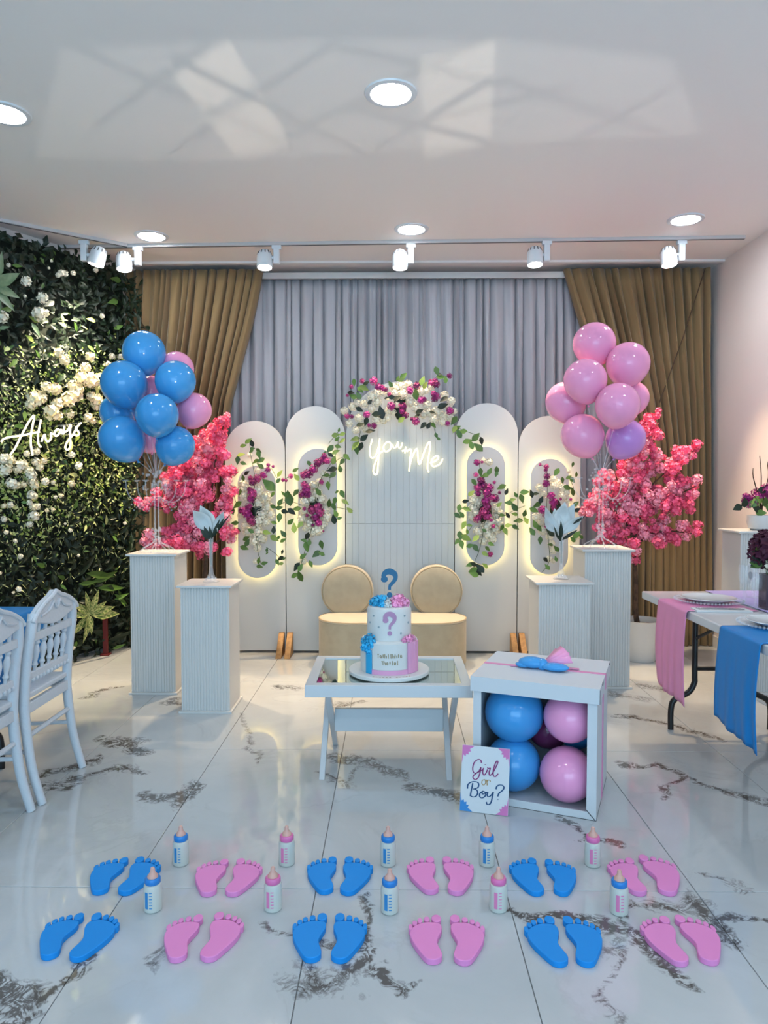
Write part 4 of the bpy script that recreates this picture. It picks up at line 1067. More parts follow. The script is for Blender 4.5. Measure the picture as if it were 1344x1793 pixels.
# ------------------------------------------------------------------ pink blossom trees
cl_m = [bloom_mesh('blossom_cluster', m_blos1, 20, .50, 5, cup=.4, jitter=.2), bloom_mesh('blossom_cluster', m_blos2, 20, .50, 5, cup=.4, jitter=.2), bloom_mesh('blossom_cluster', m_blos1, 16, .56, 5, cup=.35, jitter=.2)]
def blossom_tree(label, base, trunk, limbs, blobs, n, seed, potR, potH):
    r = random.Random(seed)
    t = thing('blossom_tree', label, 'artificial tree', base, 0, 'pink blossom trees in white pots')
    obj('pot', MB().lathe([(potR*.68, 0), (potR*.72, .01), (potR*.93, potH*.6), (potR, potH*.96), (potR+.004, potH), (potR-.014, potH), (potR*.9, potH*.8), (0, potH*.8)], 40), t, m_pot)
    obj('pebbles', MB().lathe([(potR*.95-.012, potH*.86), (potR*.5, potH*.9), (0, potH*.91)], 24), t, m_soil)
    W = lambda x, y, dy: aty(x, y, base.y + dy) - base
    tp = spline([Vector((0, 0, potH * .8))] + [W(*q) for q in trunk], 3)
    obj('trunk', MB().tube(tp, [.024 - .012 * i / len(tp) for i in range(len(tp))], 8), t, m_bark)
    for lb in limbs:
        q = spline([W(*p) for p in lb], 3)
        obj('branch', MB().tube(q, [.010 - .006 * i / len(q) for i in range(len(q))], 6), t, m_bark)
    tot = sum(b[2] * b[3] for b in blobs)
    for bx, by, rx, ry in blobs:
        k = max(2, int(n * rx * ry / tot))
        for i in range(k):
            a = 2.4 * i + r.uniform(0, .8); q = math.sqrt((i + .5) / k) * .88
            s_ = r.uniform(.022, .040)
            p = W(bx + q * rx * math.cos(a), by + q * ry * math.sin(a), r.uniform(-.16, .14) * (1 - .5 * q * q))
            obj('blossom_cluster', r.choice(cl_m), t, loc=p, rot=rrot(), scale=s_)
bR = atz(1120, 1158); bR.y = 5.42; bR = aty(1120, 1150, 5.42); bR.z = 0
blossom_tree('pink blossom tree in a white pot at right, behind the tall pedestal', bR,
    [(1113, 1080, 0), (1112, 1000, 0), (1105, 930, 0)],
    [[(1108, 960, 0), (1120, 900, 0), (1140, 850, 0), (1212, 790, 0)], [(1105, 930, 0), (1110, 860, .02), (1128, 790, 0), (1144, 728, 0)], [(1108, 960, 0), (1150, 930, -.02), (1215, 935, 0)],
     [(1115, 910, 0), (1160, 880, 0), (1220, 850, 0)], [(1105, 930, 0), (1070, 890, 0), (1030, 895, 0)], [(1110, 975, 0), (1108, 985, -.05)], [(1106, 925, 0), (1085, 860, -.05), (1075, 820, 0)]],
    [(1145, 728, 14, 14), (1134, 752, 20, 24), (1125, 790, 32, 24), (1108, 830, 40, 30), (1075, 850, 40, 30), (1045, 888, 28, 30), (1028, 895, 12, 16), (1085, 905, 42, 36), (1130, 875, 40, 34), (1165, 815, 30, 22), (1195, 797, 22, 16), (1214, 786, 13, 12),
     (1185, 858, 32, 26), (1214, 850, 14, 20), (1160, 885, 32, 26), (1205, 880, 14, 16), (1140, 925, 40, 24), (1185, 930, 32, 18), (1216, 930, 11, 16), (1105, 950, 28, 24), (1108, 980, 12, 16), (1160, 945, 34, 14), (1062, 930, 22, 24), (1150, 760, 10, 10)],
    297, 31, .155, .31)
bL = aty(352, 1150, 5.30); bL.z = 0
blossom_tree('pink blossom tree at left, behind the two pedestals', bL,
    [(356, 1060, 0), (360, 980, 0), (362, 900, 0)],
    [[(362, 920, 0), (372, 850, 0), (380, 790, 0), (394, 735, 0)], [(362, 910, 0), (350, 850, 0), (345, 800, 0)], [(362, 940, 0), (320, 900, 0), (250, 884, 0)], [(360, 950, 0), (310, 935, 0), (255, 945, 0)],
     [(362, 940, 0), (390, 900, 0), (400, 850, 0)], [(360, 960, 0), (385, 945, 0), (402, 930, 0)]],
    [(394, 735, 13, 12), (380, 752, 20, 18), (360, 775, 24, 26), (383, 790, 16, 26), (340, 812, 28, 26), (365, 830, 18, 24), (398, 830, 12, 18), (310, 838, 26, 26), (350, 855, 28, 26), (325, 872, 34, 24), (300, 858, 16, 16), (255, 882, 17, 11), (272, 872, 10, 14), (287, 885, 12, 12), (402, 865, 13, 18), (396, 885, 12, 14),
     (330, 905, 28, 20), (345, 925, 24, 18), (312, 938, 26, 22), (292, 940, 14, 18), (258, 944, 12, 12), (270, 955, 18, 10), (335, 955, 26, 14), (360, 962, 20, 12), (402, 932, 14, 18), (378, 900, 10, 16), (396, 965, 5, 10), (390, 905, 12, 12)],
    297, 32, .155, .31)

# ------------------------------------------------------------------ gift box
ux = Vector((.931, -.364, 0)); uy = Vector((.364, .931, 0))
FR = atz(1043, 1438); BW, BD, BH = .505, .465, .535
gc_ = FR - ux * BW / 2 + uy * BD / 2; ga = math.atan2(ux.y, ux.x)
t = thing('gift_box', 'white open-fronted gift box with pink ribbon holding balloons', 'gift box', gc_, ga)
hw, hd = BW / 2, BD / 2; th = .006
obj('side_wall', MB().box(hw - th, hw, -hd, hd, 0, BH - .006), t, m_card)
obj('side_wall', MB().box(-hw, -hw + th, -hd, hd, 0, BH - .006), t, m_card)
obj('back_wall', MB().box(-hw + th, hw - th, hd - th, hd, 0, BH - .006), t, m_card)
obj('bottom', MB().box(-hw + th, hw - th, -hd, hd - th, 0.0, .006), t, m_card)
fo = [(-hw + th, .006), (hw - th, .006), (hw - th, BH - .006), (-hw + th, BH - .006)]
fi = [(-hw + .034, .032), (hw - .038, .032), (hw - .038, BH - .046), (-hw + .034, BH - .046)]
vs = [(x, -hd, z) for x, z in fo] + [(x, -hd, z) for x, z in fi] + [(x, -hd + .005, z) for x, z in fo] + [(x, -hd + .005, z) for x, z in fi]
fs = []
for k in range(4):
    j = (k + 1) % 4
    fs += [(k, j, 4+j, 4+k), (8+k, 12+k, 12+j, 8+j), (4+k, 4+j, 12+j, 12+k), (k, 8+k, 8+j, j)]
obj('front_frame', MB().add(vs, fs), t, m_card, smooth=False)
obj('flap_edge', MB().bar((hw - .002, -hd - .0006, .001), (hw - .040, -hd - .0006, .041), .003, .0012, (0, 1, 0)).bar((-hw + .002, -hd - .0006, .001), (-hw + .040, -hd - .0006, .041), .003, .0012, (0, 1, 0)), t, m_edge)
obj('base_edge', MB().box(-hw, hw, -hd - .001, -hd, 0, .002).box(hw, hw + .001, -hd, hd, 0, .002), t, m_edge)
lw, ld = hw + .010, hd + .010
ld_ = MB().box(-lw, lw, -ld, ld, BH - .005, BH).box(-lw, lw, -ld, -ld + .005, BH - .062, BH - .005).box(-lw, lw, ld - .005, ld, BH - .062, BH - .005)
ld_.box(-lw, -lw + .005, -ld + .005, ld - .005, BH - .062, BH - .005).box(lw - .005, lw, -ld + .005, ld - .005, BH - .062, BH - .005)
lid = obj('lid', ld_, t, m_card, smooth=False)
obj('lid_edge', MB().box(lw - .0005, lw + .0012, -ld - .0012, -ld + .0005, BH - .062, BH - .004), lid, m_edge)
obj('corner_nick', MB().box(lw, lw + .002, -ld + .10, -ld + .125, BH - .012, BH + .001).box(lw, lw + .002, ld - .05, ld - .03, BH - .006, BH + .001), lid, m_edge)
rbw = .024
rb_ = MB().box(-lw - .001, lw + .001, -.012, .012, BH, BH + .0018).box(lw, lw + .002, -.012, .012, BH - .062, BH + .0018)
rb_.box(hw, hw + .002, -.020, -.001, .003, BH - .06).box(hw, hw + .003, .002, .014, .003, BH - .06)
obj('ribbon', rb_, t, m_rpink, smooth=False)
bw = MB().ball((-.045, -.01, BH + .025), .05, 14, 10, 1.25, .85, .5).ball((.055, -.03, BH + .018), .045, 14, 10, 1.35, .75, .4).ball((.0, -.02, BH + .022), .026, 10, 8)
bw.ball((-.08, -.02, BH + .014), .03, 10, 8, 1.3, .8, .45)
obj('blue_bow', bw, t, m_bblue)
pk = MB()
for k, (dx, dy, dz) in enumerate(((.10, .045, .075), (.085, .06, .085), (.115, .03, .06), (.065, .065, .072))):
    a = Vector((.0, .0, BH + .02)); e = Vector((dx, dy, BH + dz - .01)); d = e - a
    R = orient(d, (0, -1, 1)); L = d.length
    q = [(-.006, 0, 0), (.006, 0, 0), (.034, L, .012), (-.034, L, -.006), (0, L * .95, .02)]
    pk.add([R @ Vector(p) + a for p in q], ((0, 1, 4), (1, 2, 4), (0, 4, 3)))
o = obj('pink_bow', pk, t, m_bpink); s = o.modifiers.new('thick', 'SOLIDIFY'); s.thickness = .004
o = obj('pink_tail', MB().bar((-.01, .02, BH + .006), (-.14, -.02, BH + .004), .022, .003).bar((.02, .01, BH + .006), (.15, .03, BH + .004), .02, .003), t, m_rpink)
def boxball(kind, lx, ly, z, r, d, lab):
    p = gc_ + ux * lx + uy * ly; p.z = z
    balloon(kind, p, r, ux * d[0] + uy * d[1] + Vector((0, 0, d[2])), lab, 'balloons inside the gift box')
boxball('b', -.108, -.085, .352, .127, (-.2, -.9, .1), 'large blue balloon, upper left inside the gift box')
boxball('p', .128, -.11, .368, .106, (.1, -.9, .1), 'pink balloon, upper right inside the gift box')
boxball('b', -.112, -.085, .128, .118, (-.1, -.9, .1), 'blue balloon, lower left inside the gift box behind the sign')
boxball('p', .122, -.112, .126, .114, (.1, -.9, .1), 'pink balloon, lower right inside the gift box')
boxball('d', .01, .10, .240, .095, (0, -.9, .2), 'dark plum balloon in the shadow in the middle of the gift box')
boxball('b', .13, .12, .240, .085, (0, -.9, .2), 'dark blue balloon deep at the right inside the gift box')
boxball('b', -.13, .12, .240, .085, (0, -.9, .2), 'blue balloon deep at the left inside the gift box')

# sign leaning on the box
bl_, br_ = atz(804, 1420), atz(889, 1430.5)
sx = (br_ - bl_); SW = sx.length; sxn = sx.normalized()
sb = Vector((-sxn.y, sxn.x, 0))
SH = .262; tilt = .27
sup = (Vector((0, 0, 1)) * math.cos(tilt) + sb * math.sin(tilt)).normalized()
sn = sxn.cross(sup)                       # points to the viewer
M = Matrix((sxn, -sn, sup)).transposed().to_4x4()
t = thing('sign', 'small white card sign reading Girl or Boy leaning on the gift box', 'sign', bl_ + sxn * SW / 2)
t.rotation_euler = M.to_euler()
obj('board', MB().box(-SW/2, SW/2, 0, .006, 0.002, SH), t, m_card, bevel=.001)
def suv(x, y):                            # crop pixel -> local x, z
    X = 780 + x / 8.96; Y_ = 1290 + y / 8.96
    p = M.inverted() @ (atplane(X, Y_, bl_, sn) - (bl_ + sxn * SW / 2)); return p
def stroke(b, pts, r0, r1, k=5):
    q = spline([suv(*p) for p in pts], k); n = len(q); P = []
    for p in q: P.append(Vector((p.x, 0, p.z)))
    for i in range(n - 1):
        d = (P[i+1] - P[i]);
        if d.length < 1e-6: continue
        vert = abs(d.normalized().z)
        w_ = r0 + (r1 - r0) * vert
        b.bar(P[i] - d * .12 + Vector((0, -.0006, 0)), P[i+1] + d * .12 + Vector((0, -.0006, 0)), w_ * 2, .0012, (0, 1, 0))
    return b
def word(name, strokes, m, r0, r1):
    b = MB()
    for s in strokes: stroke(b, s, r0, r1)
    return obj(name, b, t, m, smooth=False)
word('lettering', [[(560,410),(550,368),(510,355),(450,400),(425,480),(432,550),(470,572),(520,540),(545,495),(550,478)], [(552,478),(540,560),(510,640),(470,670),(435,655),(430,620),(470,580),(540,540),(585,515)],
   [(592,490),(580,560),(600,602),(632,570),(655,515)], [(612,436),(626,438)], [(655,480),(668,500),(700,492),(680,560),(690,605),(722,588)], [(722,588),(765,520),(812,420),(818,385),(798,384),(770,440),(745,540),(750,610),(780,626),(822,580)]], m_ink_p, .0013, .0025)
word('lettering', [[(605,672),(572,690),(570,740),(600,756),(626,720),(617,678),(603,672)], [(642,676),(650,762)], [(645,712),(662,684),(692,684),(700,706)]], m_ink_g, .0011, .0018)
word('lettering', [[(342,812),(350,750),(400,712),(470,705),(515,732),(510,790),(462,815),(430,820)], [(425,730),(400,850),(385,932)], [(440,815),(490,840),(500,890),(470,935),(420,942),(385,920)],
   [(572,860),(535,892),(537,942),(572,960),(618,930),(625,882),(592,855),(572,862),(580,900),(650,868)], [(660,870),(650,922),(680,940),(720,908),(746,868)], [(746,866),(730,950),(710,1030),(680,1062),(645,1055),(638,1022)],
   [(790,822),(800,782),(840,757),(890,762),(914,800),(890,842),(840,882),(820,922),(820,938)], [(812,984),(826,984)]], m_ink_b, .0014, .0028)
def corner(cx, cz, dx, dz, m, sz):
    r = random.Random(int(cx * 1e4 + cz * 1e3)); n = 9; pts = [(cx, cz)]
    for k in range(n + 1):
        a = PI / 2 * k / n; q = sz * (.62 if 0 < k < n else .95) * (1 + (.16 if k % 2 else -.06)) 
        pts.append((cx + dx * q * math.cos(a), cz + dz * q * 1.15 * math.sin(a)))
    if dx * dz < 0: pts.reverse()
    obj('corner_print', MB().prism(pts, 'y', -.0007, .0), t, m, smooth=False)
corner(-SW/2 + .001, SH - .001, 1, -1, m_corner_p, .058); corner(SW/2 - .001, SH - .001, -1, -1, m_corner_p, .055)
corner(SW/2 - .001, .003, -1, 1, m_corner_p, .055); corner(-SW/2 + .001, .003, 1, 1, m_corner_b, .058)

# ------------------------------------------------------------------ baby feet and bottles
ZF = .018
sole_px = [(720,300),(762,276),(850,265),(950,270),(1050,300),(1130,350),(1166,412),(1160,480),(1110,570),(1020,680),(920,785),(850,818),(770,822),(700,795),(664,750),(680,690),(730,610),(756,540),(736,460),(708,390),(704,340)]
fc = atz(500 + 930 / 8.4, 1580 + 545 / 8.4, ZF)
F2 = lambda x, y: atz(500 + x / 8.4, 1580 + y / 8.4, ZF)
sole = [(p.x - fc.x, p.y - fc.y) for p in (F2(*q) for q in sole_px)]
sole = [(v.x, v.y) for v in spline([(x, y, 0) for x, y in sole], 3, True)]
toes_px = [(796,208,72,56),(936,222,44,36),(1036,248,38,34),(1108,288,38,36),(1166,352,32,44)]
def foot_meshes(m, mir):
    s = -1 if mir else 1
    o = [(s * x, y) for x, y in sole]
    sm = MB().prism(o, 'z', 0, ZF).mesh('sole', m, True)
    tm = []
    for x, y, rx, ry in toes_px:
        c = F2(x, y); ax = F2(x + rx, y).x - c.x; ay = (F2(x, y - ry).y - F2(x, y + ry).y) / 2
        pr = [(s * (c.x - fc.x + ax * math.cos(2*PI*k/18)), c.y - fc.y + ay * math.sin(2*PI*k/18)) for k in range(18)]
        tm.append(MB().prism(pr, 'z', 0, ZF * 1.03).mesh('toe', m, True))
    return sm, tm
foot_lib = {(k, mir): foot_meshes(m, mir) for k, m in (('b', m_fblue), ('p', m_fpink)) for mir in (0, 1)}
ords = ['first', 'second', 'third', 'fourth', 'fifth', 'sixth']
SC_ROW = {0: 1.0, 1: 1.0}
FOOT = [[((82,1674),(137,1606)),((129,1678),(167,1606)),((308,1679),(346,1609)),((360,1678),(382,1605)),((546,1679),(564,1607)),((592,1680),(594,1607)),((760,1682),(764,1610)),((810,1684),(796,1610)),((984,1687),(963,1612)),((1027,1687),(994,1612)),((1196,1686),(1165,1612)),((1246,1684),(1191,1610))],
        [((171,1561),(216,1507)),((214,1562),(243,1506)),((363,1564),(392,1510)),((403,1564),(420,1509)),((570,1560),(582,1506)),((606,1562),(610,1506)),((757,1560),(753,1506)),((798,1562),(782,1506)),((942,1563),(932,1508)),((984,1563),(961,1510)),((1123,1563),(1103,1508)),((1172,1563),(1127,1503))]]
H0, T0 = atz(592, 1680, ZF) - fc, atz(594, 1607, ZF) - fc
for row, rname in ((0, 'front'), (1, 'back')):
    for i in range(12):
        k = 'bp'[(i // 2) % 2]; mir = 1 - i % 2; s = -1 if mir else 1
        h, q = FOOT[row][i]; h, q = atz(*h, ZF), atz(*q, ZF)
        h0, t0 = Vector((s * H0.x, H0.y)), Vector((s * T0.x, T0.y))
        d, d0 = Vector((q.x - h.x, q.y - h.y)), t0 - h0
        ang = math.atan2(d.y, d.x) - math.atan2(d0.y, d0.x); scl = max(.9, min(1.1, d.length / d0.length))
        m0 = (h0 + t0) / 2 * scl; m0 = Vector((m0.x * math.cos(ang) - m0.y * math.sin(ang), m0.x * math.sin(ang) + m0.y * math.cos(ang)))
        p = Vector(((h.x + q.x) / 2 - m0.x, (h.y + q.y) / 2 - m0.y, 0))
        f = thing('foot_cutout', '%s foam %s foot in the %s row, %s pair from the left' % ('blue' if k == 'b' else 'pink', 'left' if mir else 'right', rname, ords[i // 2]), 'foot cutout', p, ang, 'baby foot cutouts on the floor')
        f.scale = (scl, scl, 1)
        sm, tm = foot_lib[(k, mir)]
        obj('sole', sm, f, bevel=.002)
        for q_ in tm: obj('toe', q_, f, bevel=.002)
bot = {}
def bottle_parts(cap, pr):
    body = MB().lathe([(0, 0), (.024, 0), (.0275, .003), (.0285, .012), (.0285, .075), (.026, .084), (.020, .088), (0, .088)], 28).mesh('body', m_milk, True)
    col = MB().lathe([(.0225, .086), (.0245, .089), (.0245, .101), (.022, .105), (.0, .106)], 28).mesh('collar', cap, True)
    teat = MB().lathe([(.017, .105), (.0165, .110), (.011, .117), (.0075, .122), (.0075, .130), (.0055, .135), (0, .1365)], 20).mesh('teat', m_teat, True)
    b = MB(); cylpatch(b, .0286, -.62, -.24, .016, .068, .0004, 4)
    for k in range(6): cylpatch(b, .0286, -.10, .22, .017 + .0098 * k, .020 + .0098 * k, .0004, 3)
    return body, col, teat, b.mesh('scale_print', pr, False)
bot = {'b': bottle_parts(m_cblue, m_pblue), 'p': bottle_parts(m_cpink, m_ppink), 'x': bottle_parts(m_cblue, m_ppink)}
for row, lst in (('back', (('b',317,1515),('p',502,1515),('b',679,1516),('b',852,1516),('p',1037,1517))), ('front', (('b',268,1595),('p',478,1594),('b',682,1598),('p',872,1595),('x',1083,1600)))):
    for i, (k, x, y) in enumerate(lst):
        p = atz(x, y - 3)
        f = thing('baby_bottle', '%s baby bottle%s, %s from the left in the %s row' % ('pink-capped' if k == 'p' else 'blue-capped', ' with pink print' if k == 'x' else '', ords[i], row), 'baby bottle', p, 0, 'baby bottles between the feet')
        for nm, me in zip(('body', 'collar', 'teat', 'scale_print'), bot[k]): obj(nm, me, f)

# ------------------------------------------------------------------ tables with runners
def folding_table(label, x0, x1, y0, y1, z, legs):
    c = Vector(((x0 + x1) / 2, (y0 + y1) / 2, 0)); t = thing('folding_table', label, 'table', c, 0, 'white folding tables')
    hx, hy = (x1 - x0) / 2, (y1 - y0) / 2
    obj('table_top', MB().box(-hx, hx, -hy, hy, z - .042, z), t, m_lacq, bevel=.006)
    for yl in legs:
        y = yl - c.y
        for s in (-1, 1):
            xi = s * (hx - .235)
            lg = spline([(xi, y, z - .045), (xi, y, .32), (xi, y, .26), (xi + s * .03, y, .205), (xi + s * .105, y, .165), (xi + s * .125, y, .11), (xi + s * .125, y, .0)], 5)
            obj('leg', MB().tube(lg, .0155, 12), t, m_black)
            cy = y - .32 * (1 if yl > c.y else -1)
            obj('brace', MB().tube([(xi, y, .50), (xi * .35, cy, z - .05)], .009, 8), t, m_black)
        obj('crossbar', MB().tube([(-hx + .235, y, .335), (hx - .235, y, .335)], .012, 8), t, m_black)
    return t
def runner(label, m, xe, side, xin, y0, y1, zt, zb, seed, grp='table runners'):
    # lies on the top from xin to the edge xe and hangs over it to zb
    r = random.Random(seed); c = Vector((xe, (y0 + y1) / 2, 0)); t = thing('table_runner', label, 'table runner', c, 0, grp)
    xs = [];
    for k in range(9): xs.append((xin + (xe - xin) * k / 8, zt + .0025))
    for k in range(1, 5): a = PI / 2 * k / 4; xs.append((xe + side * .012 * math.sin(a), zt + .0025 - .012 * (1 - math.cos(a))))
    N = 18
    for k in range(1, N + 1): xs.append((xe + side * (.012 + .010 * math.sin(PI * k / N)), zt - .01 + (zb - zt) * k / N))
    W = 26; vs = []; fs = []
    for i, (x, z) in enumerate(xs):
        h = max(0, (zt - z)) / (zt - zb)
        for j in range(W + 1):
            v = j / W
            fold = .012 * h * math.sin(v * 9 + seed) + .006 * h * math.sin(v * 21 + seed * 2)
            y = y0 + (y1 - y0) * (v + .0 * h) + .01 * h * math.sin(z * 9 + seed) * (1 if j > W / 2 else -.6)
            zz = z + (.035 * h * (v - .5) * 1.0 + .008 * h * math.sin(v * 7)) * (1 if h > 0 else 0)
            vs.append((x + side * (abs(fold) + fold * .4) - c.x, y - c.y, zz))
    for i in range(len(xs) - 1):
        for j in range(W): fs.append((i*(W+1)+j, i*(W+1)+j+1, (i+1)*(W+1)+j+1, (i+1)*(W+1)+j))
    o = obj('cloth', MB().add(vs, fs), t, m); s = o.modifiers.new('thick', 'SOLIDIFY'); s.thickness = .002; s.offset = 1
    return t
TZ = .735
XE = aty(1123, 1030, 4.05).x
folding_table('white folding table laid with pink and blue runners at right', XE, XE + .76, 2.1, 4.05, TZ, (3.88, 2.35))
runner('pink satin runner hanging over the right table edge', m_rpink, XE, -1, XE + .33, 3.40, 3.76, TZ, .30, 3)
runner('blue satin runner hanging over the right table edge', m_rblue, XE, -1, XE + .30, 2.71, 3.05, TZ, .335, 5)
t = thing('table_runner', 'periwinkle runner lying along the middle of the right table', 'table runner', (XE + .50, 3.08, TZ), 0, 'table runners')
obj('cloth', MB().box(-.15, .17, -.95, .95, 0.0045, .0065), t, m_rlav, bevel=.001)
def place_setting(x, y, nth):
    t = thing('charger_plate', 'beaded clear charger plate on the %s runner' % nth, 'charger plate', (x, y, TZ + .007), 0, 'charger plates')
    obj('disc', MB().lathe([(0, 0), (.11, 0), (.150, .007), (.163, .012), (.161, .014), (.11, .003), (0, .003)], 48), t, m_acry)
    b = MB()
    for k in range(60): a = 2 * PI * k / 60; b.ball((.162 * math.cos(a), .162 * math.sin(a), .013), .0065, 6, 4)
    stuff(obj('beaded_rim', b, t, m_acry))
    t = thing('dinner_plate', 'white dinner plate on the charger over the %s runner' % nth, 'plate', (x, y, TZ + .0105), 0, 'dinner plates')
    obj('plate_body', MB().lathe([(0, 0), (.075, 0), (.080, .004), (.120, .014), (.131, .020), (.130, .022), (.118, .0175), (.076, .008), (0, .007)], 48), t, m_china)
p1 = atz(1240, 1052, TZ + .012); p2 = atz(1364, 1094, TZ + .012)
place_setting(p1.x, p1.y, 'pink'); place_setting(p2.x, p2.y, 'blue')
p = atz(1262, 1070, TZ)
t = thing('napkin', 'folded pale napkin beside the pink runner', 'napkin', (p.x, p.y, TZ), -.05)
obj('fold', MB().box(-.13, .13, -.045, .045, .0005, .005), t, m_napkin, bevel=.001)
obj('fold', MB().box(-.127, .128, -.042, .044, .005, .009), t, m_napkin, bevel=.001)
for k, (nm, dy) in enumerate((('fork', -.012), ('knife', .018))):
    t = thing(nm, 'steel %s lying on the napkin of the right table' % nm, 'cutlery', (p.x, p.y + dy, TZ + .0095), -.05)
    if nm == 'fork':
        obj('handle', MB().bar((-.11, 0, .0015), (.03, 0, .0015), .009, .0025), t, m_steel, bevel=.0008)
        f = MB().box(.03, .052, -.011, .011, .0003, .0028)
        obj('fork_head', f, t, m_steel)
        for q in range(4): obj('tine', MB().box(.05, .10, -.011 + .0058 * q, -.011 + .0058 * q + .0035, .0003, .0028), t, m_steel)
    else:
        obj('handle', MB().bar((-.11, 0, .0018), (-.01, 0, .0018), .011, .0034), t, m_steel, bevel=.001)
        obj('blade', MB().prism([(-.01, -.007), (.085, -.007), (.10, .0), (.09, .008), (-.01, .007)], 'z', .0004, .0020), t, m_steel)
m_crys = mat('cut crystal', (0.80, 0.85, 0.92), 0.05, alpha=0.10, spec=1.0)
def goblet(x, y, lab, hgt, r):
    t = thing('goblet', lab, 'glass', (x, y, TZ + .007), 0, 'cut crystal goblets')
    obj('foot', MB().lathe([(0, 0), (.036, 0), (.036, .003), (.012, .010), (.006, .02)], 24), t, m_crys)
    obj('stem', MB().lathe([(.006, .018), (.006, .04), (.012, .052), (.007, .064), (.007, hgt * .45)], 16), t, m_crys)
    obj('bowl', MB().lathe([(.007, hgt * .45), (r * .8, hgt * .55), (r, hgt * .72), (r * .92, hgt), (r * .88, hgt), (r * .95, hgt * .72), (r * .74, hgt * .57), (0, hgt * .50)], 12), t, m_crys, smooth=False)
for k, (px, py, h, r, lab) in enumerate(((1303, 1060, .20, .032, 'tall cut crystal goblet nearest the pink place setting'), (1322, 1064, .17, .036, 'shorter cut crystal goblet beside the smoky vase'), (1318, 1046, .19, .030, 'cut crystal goblet at the back behind the other two'))):
    q = atz(px, py, TZ + .007); goblet(q.x, q.y, lab, h, r)
q = atz(1346, 1066, TZ + .007)
t = thing('table_vase', 'smoky square glass vase on the right table', 'vase', (q.x, q.y, TZ + .0066))
vz = MB().box(-.035, .035, -.035, .035, 0, .008)
for a, b, c_, d in ((-.035, .035, -.035, -.030), (-.035, .035, .030, .035), (-.035, -.030, -.030, .030), (.030, .035, -.030, .030)): vz.box(a, b, c_, d, .008, .17)
obj('glass_body', vz, t, m_smoke, smooth=False)
t = thing('rose_bouquet', 'dark roses and white hydrangeas in the smoky vase', 'bouquet', (q.x, q.y, TZ + .016))
bl_dark = [bloom_mesh('dark_rose', m_dfl, 26, .5, 5, cup=.5) for _ in range(2)]
for dx, dy, dz, r in ((-.03, -.02, .30, .055), (-.055, .0, .26, .045), (.03, -.03, .31, .055), (.0, .04, .32, .05), (-.075, -.01, .305, .03), (-.02, .02, .225, .04)):
    obj('dark_rose', random.choice(bl_dark), t, loc=(dx, dy, dz), rot=rrot(), scale=r)
for dx, dy, dz, r in ((.03, -.04, .23, .06), (.07, .0, .25, .06), (.0, -.03, .20, .04)):
    obj('white_bloom', random.choice(bl_white), t, loc=(dx, dy, dz), rot=rrot(), scale=r)
for k in range(9):
    a = PI + random.uniform(-1, 1); d = Vector((math.cos(a), math.sin(a) * .6, random.uniform(-.6, .3)))
    put_leaf(random.choice((lm_leaf, lm_dark)), (-.04, -.01, .20 + .012 * k), d, (0, -1, .4), .06, t, 'leaf', 1.2)
for k in range(5):
    a = 2 * PI * k / 5; obj('stem', MB().tube([(.012 * math.cos(a), .012 * math.sin(a), .0), (.015 * math.cos(a + 1), .015 * math.sin(a + 1), .15), (.03 * math.cos(a), .03 * math.sin(a), .26)], .003, 5), t, m_gstem)
# potted plant on the wall pedestal
q = aty(1332, 928, PR3.y); q.z = zR3
t = thing('potted_plant', 'white pot of magenta flowers and bare twigs by the right wall', 'potted plant', q)
obj('pot', MB().lathe([(.06, 0), (.075, .01), (.088, .05), (.086, .095), (.078, .095), (.078, .08), (0, .08)], 28), t, m_pot)
rr_ = random.Random(3)
for x, y, z, r in ((-.085, -.02, .17, .03), (-.10, 0, .215, .026), (-.075, .0, .20, .026), (.02, -.03, .25, .05), (-.03, -.02, .215, .03), (.05, 0, .24, .05), (-.02, .03, .24, .03), (-.115, .0, .19, .02), (-.06, -.03, .175, .024)):
    obj('magenta_bloom', rr_.choice(bl_purp), t, loc=(x, y, z), rot=rrot(), scale=r)
for x, z, me in ((-.145, .16, lm_dark), (-.05, .26, lm_dark), (-.04, .15, lm_lime), (-.07, .14, lm_lime), (0, .15, lm_leaf), (-.03, .12, lm_dark), (.03, .14, lm_leaf), (-.1, .15, lm_leaf), (-.01, .18, lm_lime), (-.06, .11, lm_leaf), (.05, .12, lm_leaf), (-.13, .145, lm_dark)):
    put_leaf(me, (x, -.04, z), (rr_.uniform(-1, 1), -.2, rr_.uniform(-.4, 1)), (0, -1, .3), .07, t, 'leaf', 1.4)
for x, z, lean in ((-.02, .48, .0), (.03, .44, .03), (-.06, .40, -.04)):
    obj('twig', MB().tube(spline([(0, 0, .09), (x * .4, 0, .22), (x * .3 + lean, 0, .34), (x, 0, z)], 3), [.005 - .0003 * k for k in range(10)], 5), t, m_stem)

# left table
folding_table('white folding table covered in blue behind the carved chairs', -2.52, -1.74, 1.7, 3.5, TZ, (3.30, 1.95))
runner('blue satin runner over the left table behind the chairs', m_rblue, -1.74, 1, -2.45, 3.02, 3.47, TZ, .478, 7)

